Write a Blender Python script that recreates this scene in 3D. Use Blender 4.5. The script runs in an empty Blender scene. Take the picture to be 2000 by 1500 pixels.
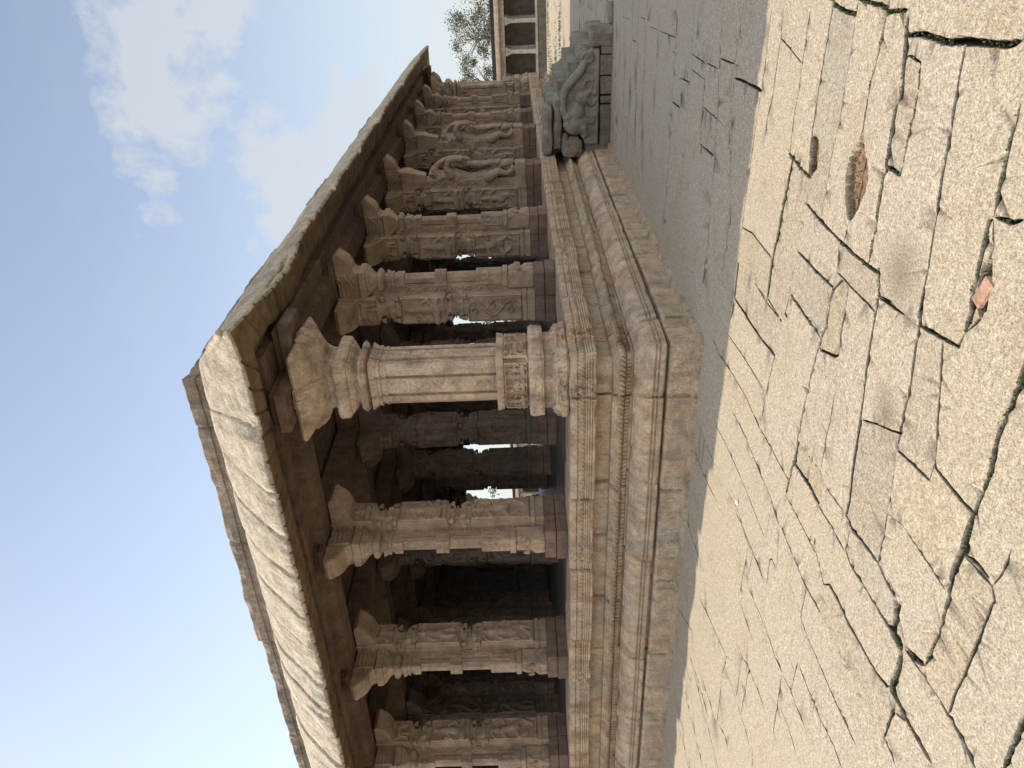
import bpy, bmesh, math, random
import numpy as np
from mathutils import Vector, Matrix, noise, kdtree
from mathutils.geometry import delaunay_2d_cdt
random.seed(7)
S = bpy.context.scene
COL = S.collection
R = math.radians
def N3(x, y, z=0.0): return noise.noise((x, y, z))

# ------------------------------------------------------------------ helpers
def tag(o, label=None, cat=None, group=None, kind=None):
    if label: o['label'] = label
    if cat: o['category'] = cat
    if group: o['group'] = group
    if kind: o['kind'] = kind
    return o
def empty(name, loc=(0, 0, 0), rz=0, parent=None):
    o = bpy.data.objects.new(name, None); COL.objects.link(o)
    o.location = loc; o.rotation_euler = (0, 0, rz)
    o.empty_display_size = .2
    if parent: o.parent = parent
    return o
def link(name, me, mat, parent=None, smooth=False):
    o = bpy.data.objects.new(name, me); COL.objects.link(o)
    if parent: o.parent = parent
    me.materials.clear()
    for m in (mat if isinstance(mat, (list, tuple)) else [mat]): me.materials.append(m)
    if smooth: me.polygons.foreach_set('use_smooth', [True] * len(me.polygons))
    return o
class MB:
    def __init__(s): s.v = []; s.f = []
    def add(s, v, f, off=None):
        n = len(s.v); s.v += [tuple(p) for p in v]; s.f += [tuple(i + n for i in q) for q in f]
    def box(s, x0, y0, z0, x1, y1, z1):
        s.add([(x0, y0, z0), (x1, y0, z0), (x1, y1, z0), (x0, y1, z0), (x0, y0, z1), (x1, y0, z1), (x1, y1, z1), (x0, y1, z1)],
              [(0, 3, 2, 1), (4, 5, 6, 7), (0, 1, 5, 4), (1, 2, 6, 5), (2, 3, 7, 6), (3, 0, 4, 7)])
    def loft(s, rings):
        n = len(rings[0]); v = [p for r in rings for p in r]; f = []
        for i in range(len(rings) - 1):
            for k in range(n):
                a = i * n + k; b = i * n + (k + 1) % n
                f.append((a, b, b + n, a + n))
        f.append(tuple(range(n - 1, -1, -1))); f.append(tuple(range((len(rings) - 1) * n, len(rings) * n)))
        s.add(v, f)
    def mesh(s, name, smooth_angle=None, merge=False, bevel=0, seg=1):
        me = bpy.data.meshes.new(name); me.from_pydata(s.v, [], s.f)
        bm = bmesh.new(); bm.from_mesh(me)
        if merge: bmesh.ops.remove_doubles(bm, verts=bm.verts, dist=1e-5)
        bmesh.ops.recalc_face_normals(bm, faces=bm.faces)
        if bevel:
            ed = [e for e in bm.edges if e.is_manifold and e.calc_face_angle(0) > .5]
            bmesh.ops.bevel(bm, geom=ed, offset=bevel, segments=seg, profile=.6, affect='EDGES', clamp_overlap=True)
        bm.to_mesh(me); bm.free()
        return me
    def build(s, name, mat, parent=None, smooth=False, bevel=0, merge=False, seg=1):
        return link(name, s.mesh(name, bevel=bevel, merge=merge, seg=seg), mat, parent, smooth)
def rough_box(mb, x0, y0, z0, x1, y1, z1, amp=.012, n=.09, seed=0.0, rnd=.02):
    """a worn stone block: subdivided box with rounded, uneven faces"""
    nx = max(2, min(40, int((x1 - x0) / n))); ny = max(2, min(40, int((y1 - y0) / n))); nz = max(2, min(20, int((z1 - z0) / n)))
    idx = {}; V = []; F = []
    c = Vector(((x0 + x1) / 2, (y0 + y1) / 2, (z0 + z1) / 2))
    def vid(i, j, k):
        if (i, j, k) in idx: return idx[i, j, k]
        p = Vector((x0 + (x1 - x0) * i / nx, y0 + (y1 - y0) * j / ny, z0 + (z1 - z0) * k / nz))
        e = (i in (0, nx)) + (j in (0, ny)) + (k in (0, nz))
        d = Vector(((i == nx) - (i == 0), (j == ny) - (j == 0), (k == nz) - (k == 0)))
        q = p * 3.1 + Vector((seed, seed * 1.7, -seed))
        w = noise.noise(q) * amp + noise.noise(q * 4) * amp * .4
        if e >= 2: w -= rnd * (.4 + .8 * abs(noise.noise(q * 2.3)))
        p = p + d * w
        idx[i, j, k] = len(V); V.append(p); return idx[i, j, k]
    for i in range(nx):
        for j in range(ny):
            F.append((vid(i, j, 0), vid(i, j + 1, 0), vid(i + 1, j + 1, 0), vid(i + 1, j, 0)))
            F.append((vid(i, j, nz), vid(i + 1, j, nz), vid(i + 1, j + 1, nz), vid(i, j + 1, nz)))
    for i in range(nx):
        for k in range(nz):
            F.append((vid(i, 0, k), vid(i + 1, 0, k), vid(i + 1, 0, k + 1), vid(i, 0, k + 1)))
            F.append((vid(i, ny, k), vid(i, ny, k + 1), vid(i + 1, ny, k + 1), vid(i + 1, ny, k)))
    for j in range(ny):
        for k in range(nz):
            F.append((vid(0, j, k), vid(0, j, k + 1), vid(0, j + 1, k + 1), vid(0, j + 1, k)))
            F.append((vid(nx, j, k), vid(nx, j + 1, k), vid(nx, j + 1, k + 1), vid(nx, j, k + 1)))
    mb.add(V, F)
def tube_bm(bm, pts, seg=10):
    """pts: (x,y,z,r): union of balls and cones, later fused by a voxel remesh"""
    for i, p in enumerate(pts):
        m = Matrix.Translation(p[:3])
        bmesh.ops.create_icosphere(bm, subdivisions=2, radius=p[3], matrix=m)
        if i:
            a = Vector(pts[i - 1][:3]); b = Vector(p[:3]); d = b - a
            if d.length < 1e-4: continue
            q = d.to_track_quat('Z', 'Y').to_matrix().to_4x4()
            bmesh.ops.create_cone(bm, cap_ends=True, segments=seg, radius1=pts[i - 1][3], radius2=p[3], depth=d.length,
                                  matrix=Matrix.Translation((a + b) / 2) @ q)
def ball_bm(bm, c, r, sub=2):
    bmesh.ops.create_icosphere(bm, subdivisions=sub, radius=1, matrix=Matrix.Translation(c) @ Matrix.Diagonal((r[0], r[1], r[2], 1)))
def fuse(bm, name, voxel, smooth=3):
    me = bpy.data.meshes.new(name + '_raw'); bm.to_mesh(me); bm.free()
    o = bpy.data.objects.new(name + '_tmp', me); COL.objects.link(o)
    m = o.modifiers.new('r', 'REMESH'); m.mode = 'VOXEL'; m.voxel_size = voxel
    if smooth:
        s = o.modifiers.new('s', 'SMOOTH'); s.iterations = smooth; s.factor = .5
    dg = bpy.context.evaluated_depsgraph_get(); dg.update()
    out = bpy.data.meshes.new_from_object(o.evaluated_get(dg)); out.name = name
    bpy.data.objects.remove(o); bpy.data.meshes.remove(me)
    return out
def copy_tree(o, parent=None, **kw):
    c = o.copy(); COL.objects.link(c)
    if parent: c.parent = parent
    for ch in [x for x in o.children]: copy_tree(ch, c)
    return c

# ------------------------------------------------------------------ materials
class NT:
    def __init__(s, name):
        s.m = bpy.data.materials.new(name); s.m.use_nodes = True; s.t = s.m.node_tree; s.t.nodes.clear()
        s.out = s.n('ShaderNodeOutputMaterial'); s.b = s.n('ShaderNodeBsdfPrincipled'); s.l(s.b.outputs[0], s.out.inputs[0])
    def n(s, t, **k):
        x = s.t.nodes.new(t)
        for a, v in k.items(): setattr(x, a, v)
        return x
    def l(s, a, b): s.t.links.new(a, b)
    def val(s, sock, v):
        if hasattr(v, 'links') or isinstance(v, bpy.types.NodeSocket): s.l(v, sock)
        else: sock.default_value = v
    def noise(s, vec, scale, detail=4, rough=.55, dist=0):
        x = s.n('ShaderNodeTexNoise'); s.l(vec, x.inputs['Vector']); x.inputs['Scale'].default_value = scale
        x.inputs['Detail'].default_value = detail; x.inputs['Roughness'].default_value = rough; x.inputs['Distortion'].default_value = dist
        return x.outputs['Fac']
    def ramp(s, f, a, b, lo=0., hi=1.):
        x = s.n('ShaderNodeMapRange'); s.l(f, x.inputs[0]); x.inputs[1].default_value = a; x.inputs[2].default_value = b
        x.inputs[3].default_value = lo; x.inputs[4].default_value = hi; return x.outputs[0]
    def mix(s, f, a, b, mode='MIX'):
        x = s.n('ShaderNodeMix', data_type='RGBA', blend_type=mode)
        s.val(x.inputs[0], f); s.val(x.inputs[6], a if not isinstance(a, tuple) else (*a, 1)); s.val(x.inputs[7], b if not isinstance(b, tuple) else (*b, 1))
        return x.outputs[2]
    def math(s, op, a, b=None, c=None):
        x = s.n('ShaderNodeMath', operation=op); s.val(x.inputs[0], a)
        if b is not None: s.val(x.inputs[1], b)
        if c is not None: s.val(x.inputs[2], c)
        return x.outputs[0]
    def gray(s, v):
        x = s.n('ShaderNodeCombineColor'); [s.l(v, x.inputs[i]) for i in range(3)]; return x.outputs[0]
    def pos(s): return s.n('ShaderNodeNewGeometry').outputs['Position']
    def mapv(s, v, sc):
        x = s.n('ShaderNodeMapping'); s.l(v, x.inputs[0]); x.inputs['Scale'].default_value = sc; return x.outputs[0]
    def bump(s, h, strength, dist, prev=None):
        x = s.n('ShaderNodeBump'); x.inputs['Strength'].default_value = strength; x.inputs['Distance'].default_value = dist; s.l(h, x.inputs['Height'])
        if prev is not None: s.l(prev, x.inputs['Normal'])
        return x.outputs[0]
def stone(name, A, B, stain=None, stain_amt=.5, grain=70., gcon=.35, rough=.85, bump=.5, big=1.1, med_bump=.5, spots=.4):
    t = NT(name); p = t.pos()
    c = t.mix(t.ramp(t.noise(p, big, 5), .35, .65), A, B)
    if stain:
        f = t.ramp(t.noise(t.mapv(p, (2.2, 2.2, .45)), 1.6, 5, .6), .5, .68, 0, stain_amt); c = t.mix(f, c, stain)
    dk = t.ramp(t.noise(p, 5.5, 6, .65), .3, .62, 1 - spots, 1.08); c = t.mix(1., c, t.gray(dk), 'MULTIPLY')
    sk = t.ramp(t.noise(t.mapv(p, (3.4, 3.4, .35)), 2.2, 6, .65), .5, .72, 1., .62); c = t.mix(1., c, t.gray(sk), 'MULTIPLY')
    g = t.noise(p, grain, 3, .7)
    c = t.mix(1., c, t.gray(t.ramp(g, .3, .7, 1 - gcon, 1 + gcon)), 'MULTIPLY')
    g2 = t.noise(p, grain * .33, 4, .7)
    c = t.mix(1., c, t.gray(t.ramp(g2, .32, .68, 1 - gcon * .5, 1 + gcon * .5)), 'MULTIPLY')
    t.l(c, t.b.inputs['Base Color']); t.b.inputs['Roughness'].default_value = rough
    t.b.inputs['Specular IOR Level'].default_value = .25
    b = t.bump(t.noise(p, 9, 5, .65), med_bump, .03)
    b = t.bump(g2, bump, .012, b); b = t.bump(g, bump, .006, b)
    t.l(b, t.b.inputs['Normal'])
    return t.m
M = {}
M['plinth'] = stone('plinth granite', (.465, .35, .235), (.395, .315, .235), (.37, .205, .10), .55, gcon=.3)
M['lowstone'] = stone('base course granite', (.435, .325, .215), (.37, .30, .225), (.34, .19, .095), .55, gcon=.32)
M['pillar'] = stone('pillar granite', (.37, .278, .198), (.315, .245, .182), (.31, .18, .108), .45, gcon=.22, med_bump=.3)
M['corner'] = stone('weathered corner granite', (.475, .37, .265), (.40, .315, .235), (.37, .205, .115), .6, gcon=.32, med_bump=.5, spots=.55)
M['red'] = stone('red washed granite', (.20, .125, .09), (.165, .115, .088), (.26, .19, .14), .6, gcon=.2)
M['beam'] = stone('beam granite', (.175, .125, .088), (.125, .095, .072), (.15, .075, .045), .6, gcon=.2)  # base colour lowered to deepen the shade under the roof
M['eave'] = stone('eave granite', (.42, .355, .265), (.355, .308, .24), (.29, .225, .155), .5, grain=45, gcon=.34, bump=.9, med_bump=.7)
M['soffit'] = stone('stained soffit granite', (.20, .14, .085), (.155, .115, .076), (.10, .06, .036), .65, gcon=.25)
M['inner'] = stone('shade darkened inner granite', (.165, .125, .098), (.125, .10, .082), (.15, .085, .06), .5, gcon=.2)  # darker copy of the pillar granite, interior shade put into its colour
M['parapet'] = stone('parapet granite', (.30, .24, .185), (.235, .205, .17), (.20, .14, .10), .5, gcon=.28, med_bump=.9)
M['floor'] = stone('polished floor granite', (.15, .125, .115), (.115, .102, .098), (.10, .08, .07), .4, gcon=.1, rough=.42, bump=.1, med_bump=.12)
M['greystone'] = stone('grey weathered granite', (.25, .222, .18), (.20, .186, .16), (.22, .155, .10), .4, gcon=.25)
M['rubble'] = stone('dark rubble granite', (.22, .185, .14), (.16, .14, .115), (.2, .12, .07), .4, gcon=.35, med_bump=1.)
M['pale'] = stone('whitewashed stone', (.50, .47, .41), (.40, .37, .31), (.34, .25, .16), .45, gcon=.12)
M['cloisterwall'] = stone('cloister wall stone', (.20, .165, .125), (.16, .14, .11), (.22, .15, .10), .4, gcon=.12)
M['cloisterroof'] = stone('cloister roof stone', (.28, .215, .16), (.22, .175, .14), (.1, .09, .08), .4, gcon=.12)
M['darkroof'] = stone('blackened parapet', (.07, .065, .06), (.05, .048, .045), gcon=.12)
M['pink'] = stone('pink granite shard', (.50, .29, .21), (.43, .26, .19), gcon=.2)

def pave_mat():
    t = NT('paving granite'); p = t.pos()
    a = t.n('ShaderNodeAttribute', attribute_name='tint'); j = t.n('ShaderNodeAttribute', attribute_name='joint')
    soil = t.n('ShaderNodeAttribute', attribute_name='soil'); st = t.n('ShaderNodeAttribute', attribute_name='stain')
    c = t.mix(a.outputs['Fac'], (.405, .34, .252), (.33, .302, .256))
    c = t.mix(1., c, t.gray(t.ramp(t.math('FRACT', t.math('MULTIPLY', a.outputs['Fac'], 7.31)), 0, 1, .86, 1.09)), 'MULTIPLY')
    c = t.mix(t.ramp(t.noise(p, .7, 5), .42, .66, 0, .45), c, (.40, .33, .235))
    c = t.mix(t.ramp(t.noise(p, 3.2, 6, .65), .52, .72, 0, .5), c, (.30, .215, .14))
    g = t.noise(p, 70, 3, .78); g2 = t.noise(p, 170, 2, .7); g3 = t.noise(p, 24, 5, .72)
    c = t.mix(1., c, t.gray(t.ramp(g, .34, .66, .60, 1.32)), 'MULTIPLY')
    c = t.mix(1., c, t.gray(t.ramp(g2, .3, .7, .66, 1.32)), 'MULTIPLY')
    c = t.mix(1., c, t.gray(t.ramp(g3, .34, .68, .78, 1.18)), 'MULTIPLY')
    c = t.mix(t.math('MULTIPLY', st.outputs['Fac'], t.ramp(g3, .3, .7, .35, 1.)), c, (.10, .075, .055))
    earth = t.mix(t.ramp(t.noise(p, 30, 4, .7), .4, .62), (.255, .16, .095), (.13, .085, .055))
    dark = t.mix(t.ramp(t.noise(p, 2.1, 3), .5, .62), (.026, .021, .016), (.032, .038, .014))
    c = t.mix(t.ramp(j.outputs['Fac'], .04, .32), c, dark)
    c = t.mix(soil.outputs['Fac'], c, earth)
    t.l(c, t.b.inputs['Base Color']); t.b.inputs['Roughness'].default_value = .82
    t.b.inputs['Specular IOR Level'].default_value = .3
    b = t.bump(g3, .55, .02); b = t.bump(g, .75, .009, b); b = t.bump(g2, .45, .004, b); t.l(b, t.b.inputs['Normal'])
    return t.m
M['pave'] = pave_mat()
def simple(name, A, B, scale=3., rough=.8):
    t = NT(name); p = t.pos(); c = t.mix(t.ramp(t.noise(p, scale, 4), .35, .65), A, B)
    t.l(c, t.b.inputs['Base Color']); t.b.inputs['Roughness'].default_value = rough; return t.m
M['earth'] = simple('bare earth', (.24, .19, .13), (.18, .15, .10), .5)
M['leaf'] = simple('pale feathery leaves', (.15, .155, .10), (.085, .095, .055), .9)
M['leafdark'] = simple('green leaves', (.10, .13, .035), (.06, .085, .03), .9)
M['bark'] = simple('bark', (.17, .14, .11), (.11, .09, .07), 6)
M['moss'] = simple('moss', (.07, .10, .022), (.045, .055, .02), 8, .9)
M['grass'] = simple('short grass', (.12, .16, .04), (.08, .12, .03), 4, .9)
M['paper'] = simple('white paper', (.8, .8, .8), (.75, .75, .76), 8)

# ------------------------------------------------------------------ world, sun, camera
EL = 41.0
sunv = Vector((-1 / math.tan(R(EL)), .06, 1)).normalized()
def pix_dir(x, y):      # direction in which the photograph shows a point of the sky (sky only)
    f = 1506.; yaw, pit, rol = .5339, .0142, .0357
    fw = Vector((-math.sin(yaw) * math.cos(pit), math.cos(yaw) * math.cos(pit), math.sin(pit)))
    r = Vector((math.cos(yaw), math.sin(yaw), 0)); u = r.cross(fw); c, s = math.cos(rol), math.sin(rol)
    r2 = c * r - s * u; u2 = s * r + c * u
    return fw, r2, u2, (fw + r2 * ((1500 - y) - 750) / f - u2 * (x - 1000) / f).normalized()
fw, r2, u2, _ = pix_dir(1000, 750)
W = bpy.data.worlds.new('World'); S.world = W; W.use_nodes = True
wt = W.node_tree; wt.nodes.clear()
class WT(NT):
    def __init__(s): s.t = wt
w = WT()
wo = w.n('ShaderNodeOutputWorld')
sky = w.n('ShaderNodeTexSky'); sky.sky_type = 'NISHITA'; sky.sun_disc = False
sky.sun_elevation = math.asin(sunv.z); sky.sun_rotation = math.atan2(sunv.x, sunv.y)
sky.air_density = 1.0; sky.dust_density = .7; sky.ozone_density = 1.2
bg = w.n('ShaderNodeBackground'); bg.inputs[1].default_value = .1; 
hs = w.n('ShaderNodeHueSaturation'); hs.inputs['Saturation'].default_value = .74; hs.inputs['Value'].default_value = 1.0; w.l(sky.outputs[0], hs.inputs['Color']); w.l(hs.outputs[0], bg.inputs[0])
tc = w.n('ShaderNodeTexCoord').outputs['Generated']
def dot(v, c):
    x = w.n('ShaderNodeVectorMath', operation='DOT_PRODUCT'); w.l(v, x.inputs[0]); x.inputs[1].default_value = c; return x.outputs['Value']
# cloud banks: where they stand in the sky (centre, angular radius in degrees, weight)
BL = [((300, 40), 7, 1), ((390, 60), 6.5, 1), ((270, 130), 5, .95), ((245, 215), 4, .9), ((400, 150), 5.5, .95), ((330, 175), 6, .9), ((262, 300), 2.4, .75), ((258, 250), 3, .8),
      ((520, 230), 3.5, .9), ((545, 300), 4.5, 1), ((590, 360), 5, 1), ((560, 420), 3.5, .9), ((640, 330), 6.5, 1), ((700, 220), 7, .85), ((620, 150), 6, .7), ((640, 40), 7, .75), ((780, 60), 8, .7),
      ((310, 360), 2.2, .7), ((302, 420), 2.6, .72), ((283, 450), 1.8, .6), ((495, 95), 1.8, .68), ((478, 270), 1.6, .6), ((490, 480), 1.4, .6), ((320, 495), 1.5, .5), ((310, 545), 1.3, .5), ((560, 75), 3, .6)]
tot = None
for (px, py), rad, wgt in BL:
    d = pix_dir(px, py)[3]
    f = w.ramp(dot(tc, d), math.cos(R(rad * .98)), math.cos(R(rad * .15)), 0, wgt)
    tot = f if tot is None else w.math('MAXIMUM', tot, f)
nz = w.noise(tc, 8, 9, .64, .4); nz2 = w.noise(tc, 30, 6, .62)
ns = w.math('ADD', w.math('MULTIPLY_ADD', nz, 2.7, -1.38), w.math('MULTIPLY_ADD', nz2, 1.1, -.55)); cl = w.math('ADD', tot, w.math('MULTIPLY', ns, w.ramp(tot, .0, .3)))
mask = w.ramp(cl, .52, .98, 0, .72)
thin = w.ramp(w.noise(w.mapv(tc, (1, 1, 2.5)), 2.4, 6, .6), .46, .8, 0, .18)
mask = w.math('MAXIMUM', mask, thin)
hz = w.n('ShaderNodeSeparateXYZ'); w.l(tc, hz.inputs[0])
mask = w.math('MAXIMUM', mask, w.ramp(hz.outputs[2], .02, .42, .72, 0))
# unseen bank of bright cloud, added behind the camera to lift the shade
back = w.ramp(dot(tc, Vector((.50, -.56, .66)).normalized()), .1, .55, 0, 1)
bn = w.ramp(w.noise(w.mapv(tc, (1, 1, 1.6)), 2.6, 7, .6), .36, .56, .15, 1)
bmask = w.math('MULTIPLY', back, bn)
cb = w.n('ShaderNodeBackground'); w.l(w.mix(w.ramp(cl, .6, 1.4), (.66, .70, .74), (.67, .69, .71)), cb.inputs[0]); cb.inputs[1].default_value = .60
ms = w.n('ShaderNodeMixShader'); w.l(mask, ms.inputs[0]); w.l(bg.outputs[0], ms.inputs[1]); w.l(cb.outputs[0], ms.inputs[2]); 
bb = w.n('ShaderNodeBackground'); bb.inputs[0].default_value = (.94, .97, 1.0, 1); bb.inputs[1].default_value = .92
ms2 = w.n('ShaderNodeMixShader'); w.l(bmask, ms2.inputs[0]); w.l(ms.outputs[0], ms2.inputs[1]); w.l(bb.outputs[0], ms2.inputs[2]); w.l(ms2.outputs[0], wo.inputs[0])

sl = bpy.data.lights.new('sun', 'SUN'); sl.energy = 3.7; sl.angle = R(.55); sl.color = (1, .88, .70)
so = bpy.data.objects.new('sun', sl); COL.objects.link(so); so.rotation_euler = sunv.to_track_quat('Z', 'Y').to_euler(); so.location = (-6, 0, 14)
cam = bpy.data.cameras.new('camera'); co = bpy.data.objects.new('camera', cam); COL.objects.link(co)
cam.sensor_width = 36; cam.lens = 1506.02 / 2000 * 36; cam.clip_end = 3000; cam.clip_start = .05
mw = Matrix((-u2, r2, -fw)).transposed().to_4x4(); mw.translation = (3.2445, -6.0923, 1.6); co.matrix_world = mw
S.camera = co
S.view_settings.view_transform = 'Standard'; S.view_settings.look = 'None'; S.view_settings.exposure = .85; S.view_settings.gamma = 1
S.cycles.diffuse_bounces = 3; S.cycles.max_bounces = 10

# ------------------------------------------------------------------ the hall
LX, LY = 18.4, 16.3                    # length of the two fronts
hall = empty('temple_hall', (0, 0, 0))
tag(hall, 'long open granite temple hall with carved pillars on a moulded plinth', 'temple hall')
SIDES = {'front': (LX, lambda a, o, z: (-a, -o, z)), 'side': (LY, lambda a, o, z: (o, a, z)),
         'rear': (LX, lambda a, o, z: (-a, LY + o, z)), 'end': (LY, lambda a, o, z: (-LX - o, a, z))}
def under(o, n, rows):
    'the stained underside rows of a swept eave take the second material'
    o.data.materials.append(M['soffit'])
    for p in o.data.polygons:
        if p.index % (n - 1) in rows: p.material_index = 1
def sweep(mb, prof, stations, side, disp=None):
    Ln, pl = SIDES[side]; n = len(prof); V = []; F = []
    for a in stations:
        for j, (o, z, tg) in enumerate(prof):
            if disp: o2, z2 = disp(a, o, z, tg)
            else: o2, z2 = o, z
            aa = a - o2 * (1 - min(1, a)) + o2 * (1 - min(1, Ln - a))
            V.append(pl(aa, o2 if 0 < a < Ln else o2, z2))
    for i in range(len(stations) - 1):
        for j in range(n - 1):
            q = i * n + j; F.append((q, q + 1, q + n + 1, q + n))
    mb.add(V, F)
def joints(Ln, lo, hi, seed, start=0.3):
    r = random.Random(seed); out = []; a = start
    while a < Ln: out.append(a); a += r.uniform(lo, hi)
    return out
def stat(Ln, fine, upto, coarse):
    s = [0.0]; a = 0
    while a < Ln:
        a += fine if a < upto else coarse
        s.append(min(a, Ln))
    if s[-1] < Ln: s.append(Ln)
    return s
def jd(a, js, w):
    import bisect
    i = bisect.bisect(js, a); d = 9.
    if i < len(js): d = min(d, js[i] - a)
    if i: d = min(d, a - js[i - 1])
    return d, i
def course_disp(side, js, seed, amp=.004, jw=.012, jdp=.02, orn=None, step=.013):
    r = random.Random(seed); offs = [r.uniform(-step, step * .6) for _ in range(len(js) + 2)]; dz = [r.uniform(-.006, .006) for _ in range(len(js) + 2)]
    sd = {'front': 0, 'side': 31.7, 'rear': 60, 'end': 90}[side]
    def f(a, o, z, tg):
        d, i = jd(a + .035 * N3(z * 7, sd + seed), js, jw)
        q = (a * 2.2 + sd, z * 5, seed)
        w = noise.noise(q) * amp + noise.noise((a * 9 + sd, z * 16, seed)) * amp * .5
        k = min(1, a * 4)
        o2 = o + (offs[i] + w) * k
        if d < jw: o2 -= jdp * (1 - d / jw) ** .6
        elif d < jw * 4: o2 -= .005 * (1 - d / (4 * jw))
        if tg == 'edge':
            ch = noise.noise((a * 3.3 + sd, z * 3, seed + 9)); o2 -= (max(0, ch - .2) * .07 + max(0, noise.noise((a * 11 + sd, z * 9, seed + 4)) - .3) * .04) * min(1, a * 6)
        if orn: o2 += orn(a, o, z, tg) * min(1, a * 12)
        return o2, z + dz[i] * k
    return f
def orn_rope(a, o, z, tg):
    if tg == 'rope': return .018 * math.sin(2 * math.pi * (a + (z - .67) * .7) / .062) * (1 + .3 * N3(a * 3, 4))
    if tg == 'dent': return (-.018 if (a / .05) % 1 < .45 else .0)
    return 0
def orn_top(a, o, z, tg):
    if tg == 'band':
        k = math.sin(2 * math.pi * a / .055 + 2.5 * math.sin((z - 1.047) * 60))
        return .008 * k + .006 * N3(a * 22, z * 22, 3)
    if tg == 'flute': return -.012
    return 0
def lump_at(pos):
    def f(a, o, z, tg):
        v = orn_top(a, o, z, tg)
        for c in pos:
            d = abs(a - c)
            if d < .17:
                v += (.034 + .045 * N3(a * 13, z * 15, 7) + .03 * N3(a * 30, z * 28, 9)) * (1 - (d / .17) ** 4)
        return v
    return f
PX = [2.60, 4.60, 6.55, 8.55, 10.55, 12.6, 14.6, 16.5]
IX = [2.6, 4.75, 6.85, 8.6, 10.55, 12.2, 14.4]
FX = [2.6, 4.75, 6.65, 8.55, 10.85, 12.65, 14.7]
PY = [2.65, 4.80, 7.05, 9.80, 12.0, 14.0]
plinth = None
def seg(zs): return zs
P_base = [(.085, -.2, ''), (.085, .036, ''), (.0, .048, ''), (0, .055, ''), (0, .12, ''), (0, .2, ''), (0, .235, 'edge'), (-.015, .262, 'edge'), (-.05, .268, ''), (-.09, .272, ''), (-.09, .298, '')]
P_base_f = P_base
P_low = [(-.09, .298, ''), (-.005, .302, 'edge'), (-.004, .32, ''), (-.004, .343, ''), (-.028, .350, ''), (-.030, .357, ''), (-.012, .362, ''), (-.012, .375, ''), (-.034, .381, ''), (-.036, .389, ''), (-.018, .396, ''), (-.020, .41, ''),
         (-.032, .435, ''), (-.055, .468, ''), (-.092, .503, ''), (-.135, .53, ''), (-.172, .543, 'edge'), (-.178, .552, ''), (-.235, .556, ''), (-.235, .578, '')]
P_rope = [(-.235, .578, ''), (-.205, .582, 'dent'), (-.202, .60, 'dent'), (-.205, .624, 'dent'), (-.225, .628, ''), (-.190, .636, ''), (-.165, .642, 'rope'), (-.150, .652, 'rope'), (-.143, .664, 'rope'), (-.145, .678, 'rope'), (-.155, .69, 'rope'), (-.175, .698, 'rope'),
          (-.200, .703, ''), (-.200, .722, ''), (-.218, .727, ''), (-.218, .742, ''), (-.245, .748, ''), (-.29, .752, ''), (-.292, .80, ''), (-.292, .86, ''), (-.285, .905, '')]
P_top = [(-.285, .905, ''), (-.150, .908, ''), (-.138, .915, 'edge'), (-.136, .93, ''), (-.136, .938, ''), (-.137, .943, 'flute'), (-.137, .949, ''), (-.137, .962, ''), (-.138, .967, 'flute'), (-.138, .973, ''), (-.138, .986, ''), (-.138, .991, 'flute'), (-.138, .998, ''),
         (-.140, 1.008, ''), (-.158, 1.012, ''), (-.150, 1.02, 'band'), (-.142, 1.035, 'band'), (-.140, 1.05, 'band'), (-.143, 1.068, 'band'), (-.155, 1.08, 'band'), (-.158, 1.086, ''), (-.141, 1.091, ''), (-.141, 1.115, ''), (-.141, 1.135, ''), (-.145, 1.152, 'edge'), (-.165, 1.163, 'edge'), (-.28, 1.166, ''), (-.75, 1.166, '')]
def build_course(name, prof_f, prof_r, mat, parent, seeds, lo, hi, orn_f=None, orn_r=None, fine=.03, jw=.021, jdp=.05):
    mb = MB()
    for side, pr, orn in (('front', prof_f, orn_f), ('side', prof_r, orn_r)):
        Ln = SIDES[side][0]; js = joints(Ln, lo, hi, seeds + len(side), .55)
        sweep(mb, pr, stat(Ln, fine, 8.5 if side == 'front' else 7.0, .06 if side == 'side' else .12), side, course_disp(side, js, seeds, jw=jw, jdp=jdp, orn=orn))
    for side in ('rear', 'end'):
        sweep(mb, [q for q in prof_f], stat(SIDES[side][0], .9, 99, .9), side)
    return mb.build(name, mat, parent)
plinth = build_course('plinth', P_base_f, P_base, M['lowstone'], hall, 11, .8, 1.7, fine=.02)
build_course('lower_moulding', P_low, P_low, M['plinth'], plinth, 23, .9, 2.0, fine=.02)
build_course('rope_moulding', P_rope, P_rope, M['plinth'], plinth, 37, .7, 1.5, orn_rope, orn_rope, fine=.012)
lumps_f = lump_at([.45] + PX[:5]); lumps_r = lump_at([.45] + PY)
build_course('cornice_course', P_top, P_top, M['plinth'], plinth, 41, .7, 1.4, lumps_f, lumps_r, fine=.012)
# floor: long slabs with fine gaps
mb = MB(); r = random.Random(3); y = .72
while y < LY - .72:
    y2 = min(y + r.uniform(.5, .8), LY - .72); x = -.72
    while x > -LX + .72:
        x2 = max(x - r.uniform(1.2, 2.2), -LX + .72); dz = r.uniform(-.004, .004)
        mb.box(x2 + .004, y + .004, 1.10, x - .004, y2 - .004, 1.164 + dz); x = x2
    y = y2
mb.box(-LX + .3, .3, .9, -.3, LY - .3, 1.12)
mb.build('floor', M['floor'], hall)

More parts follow.
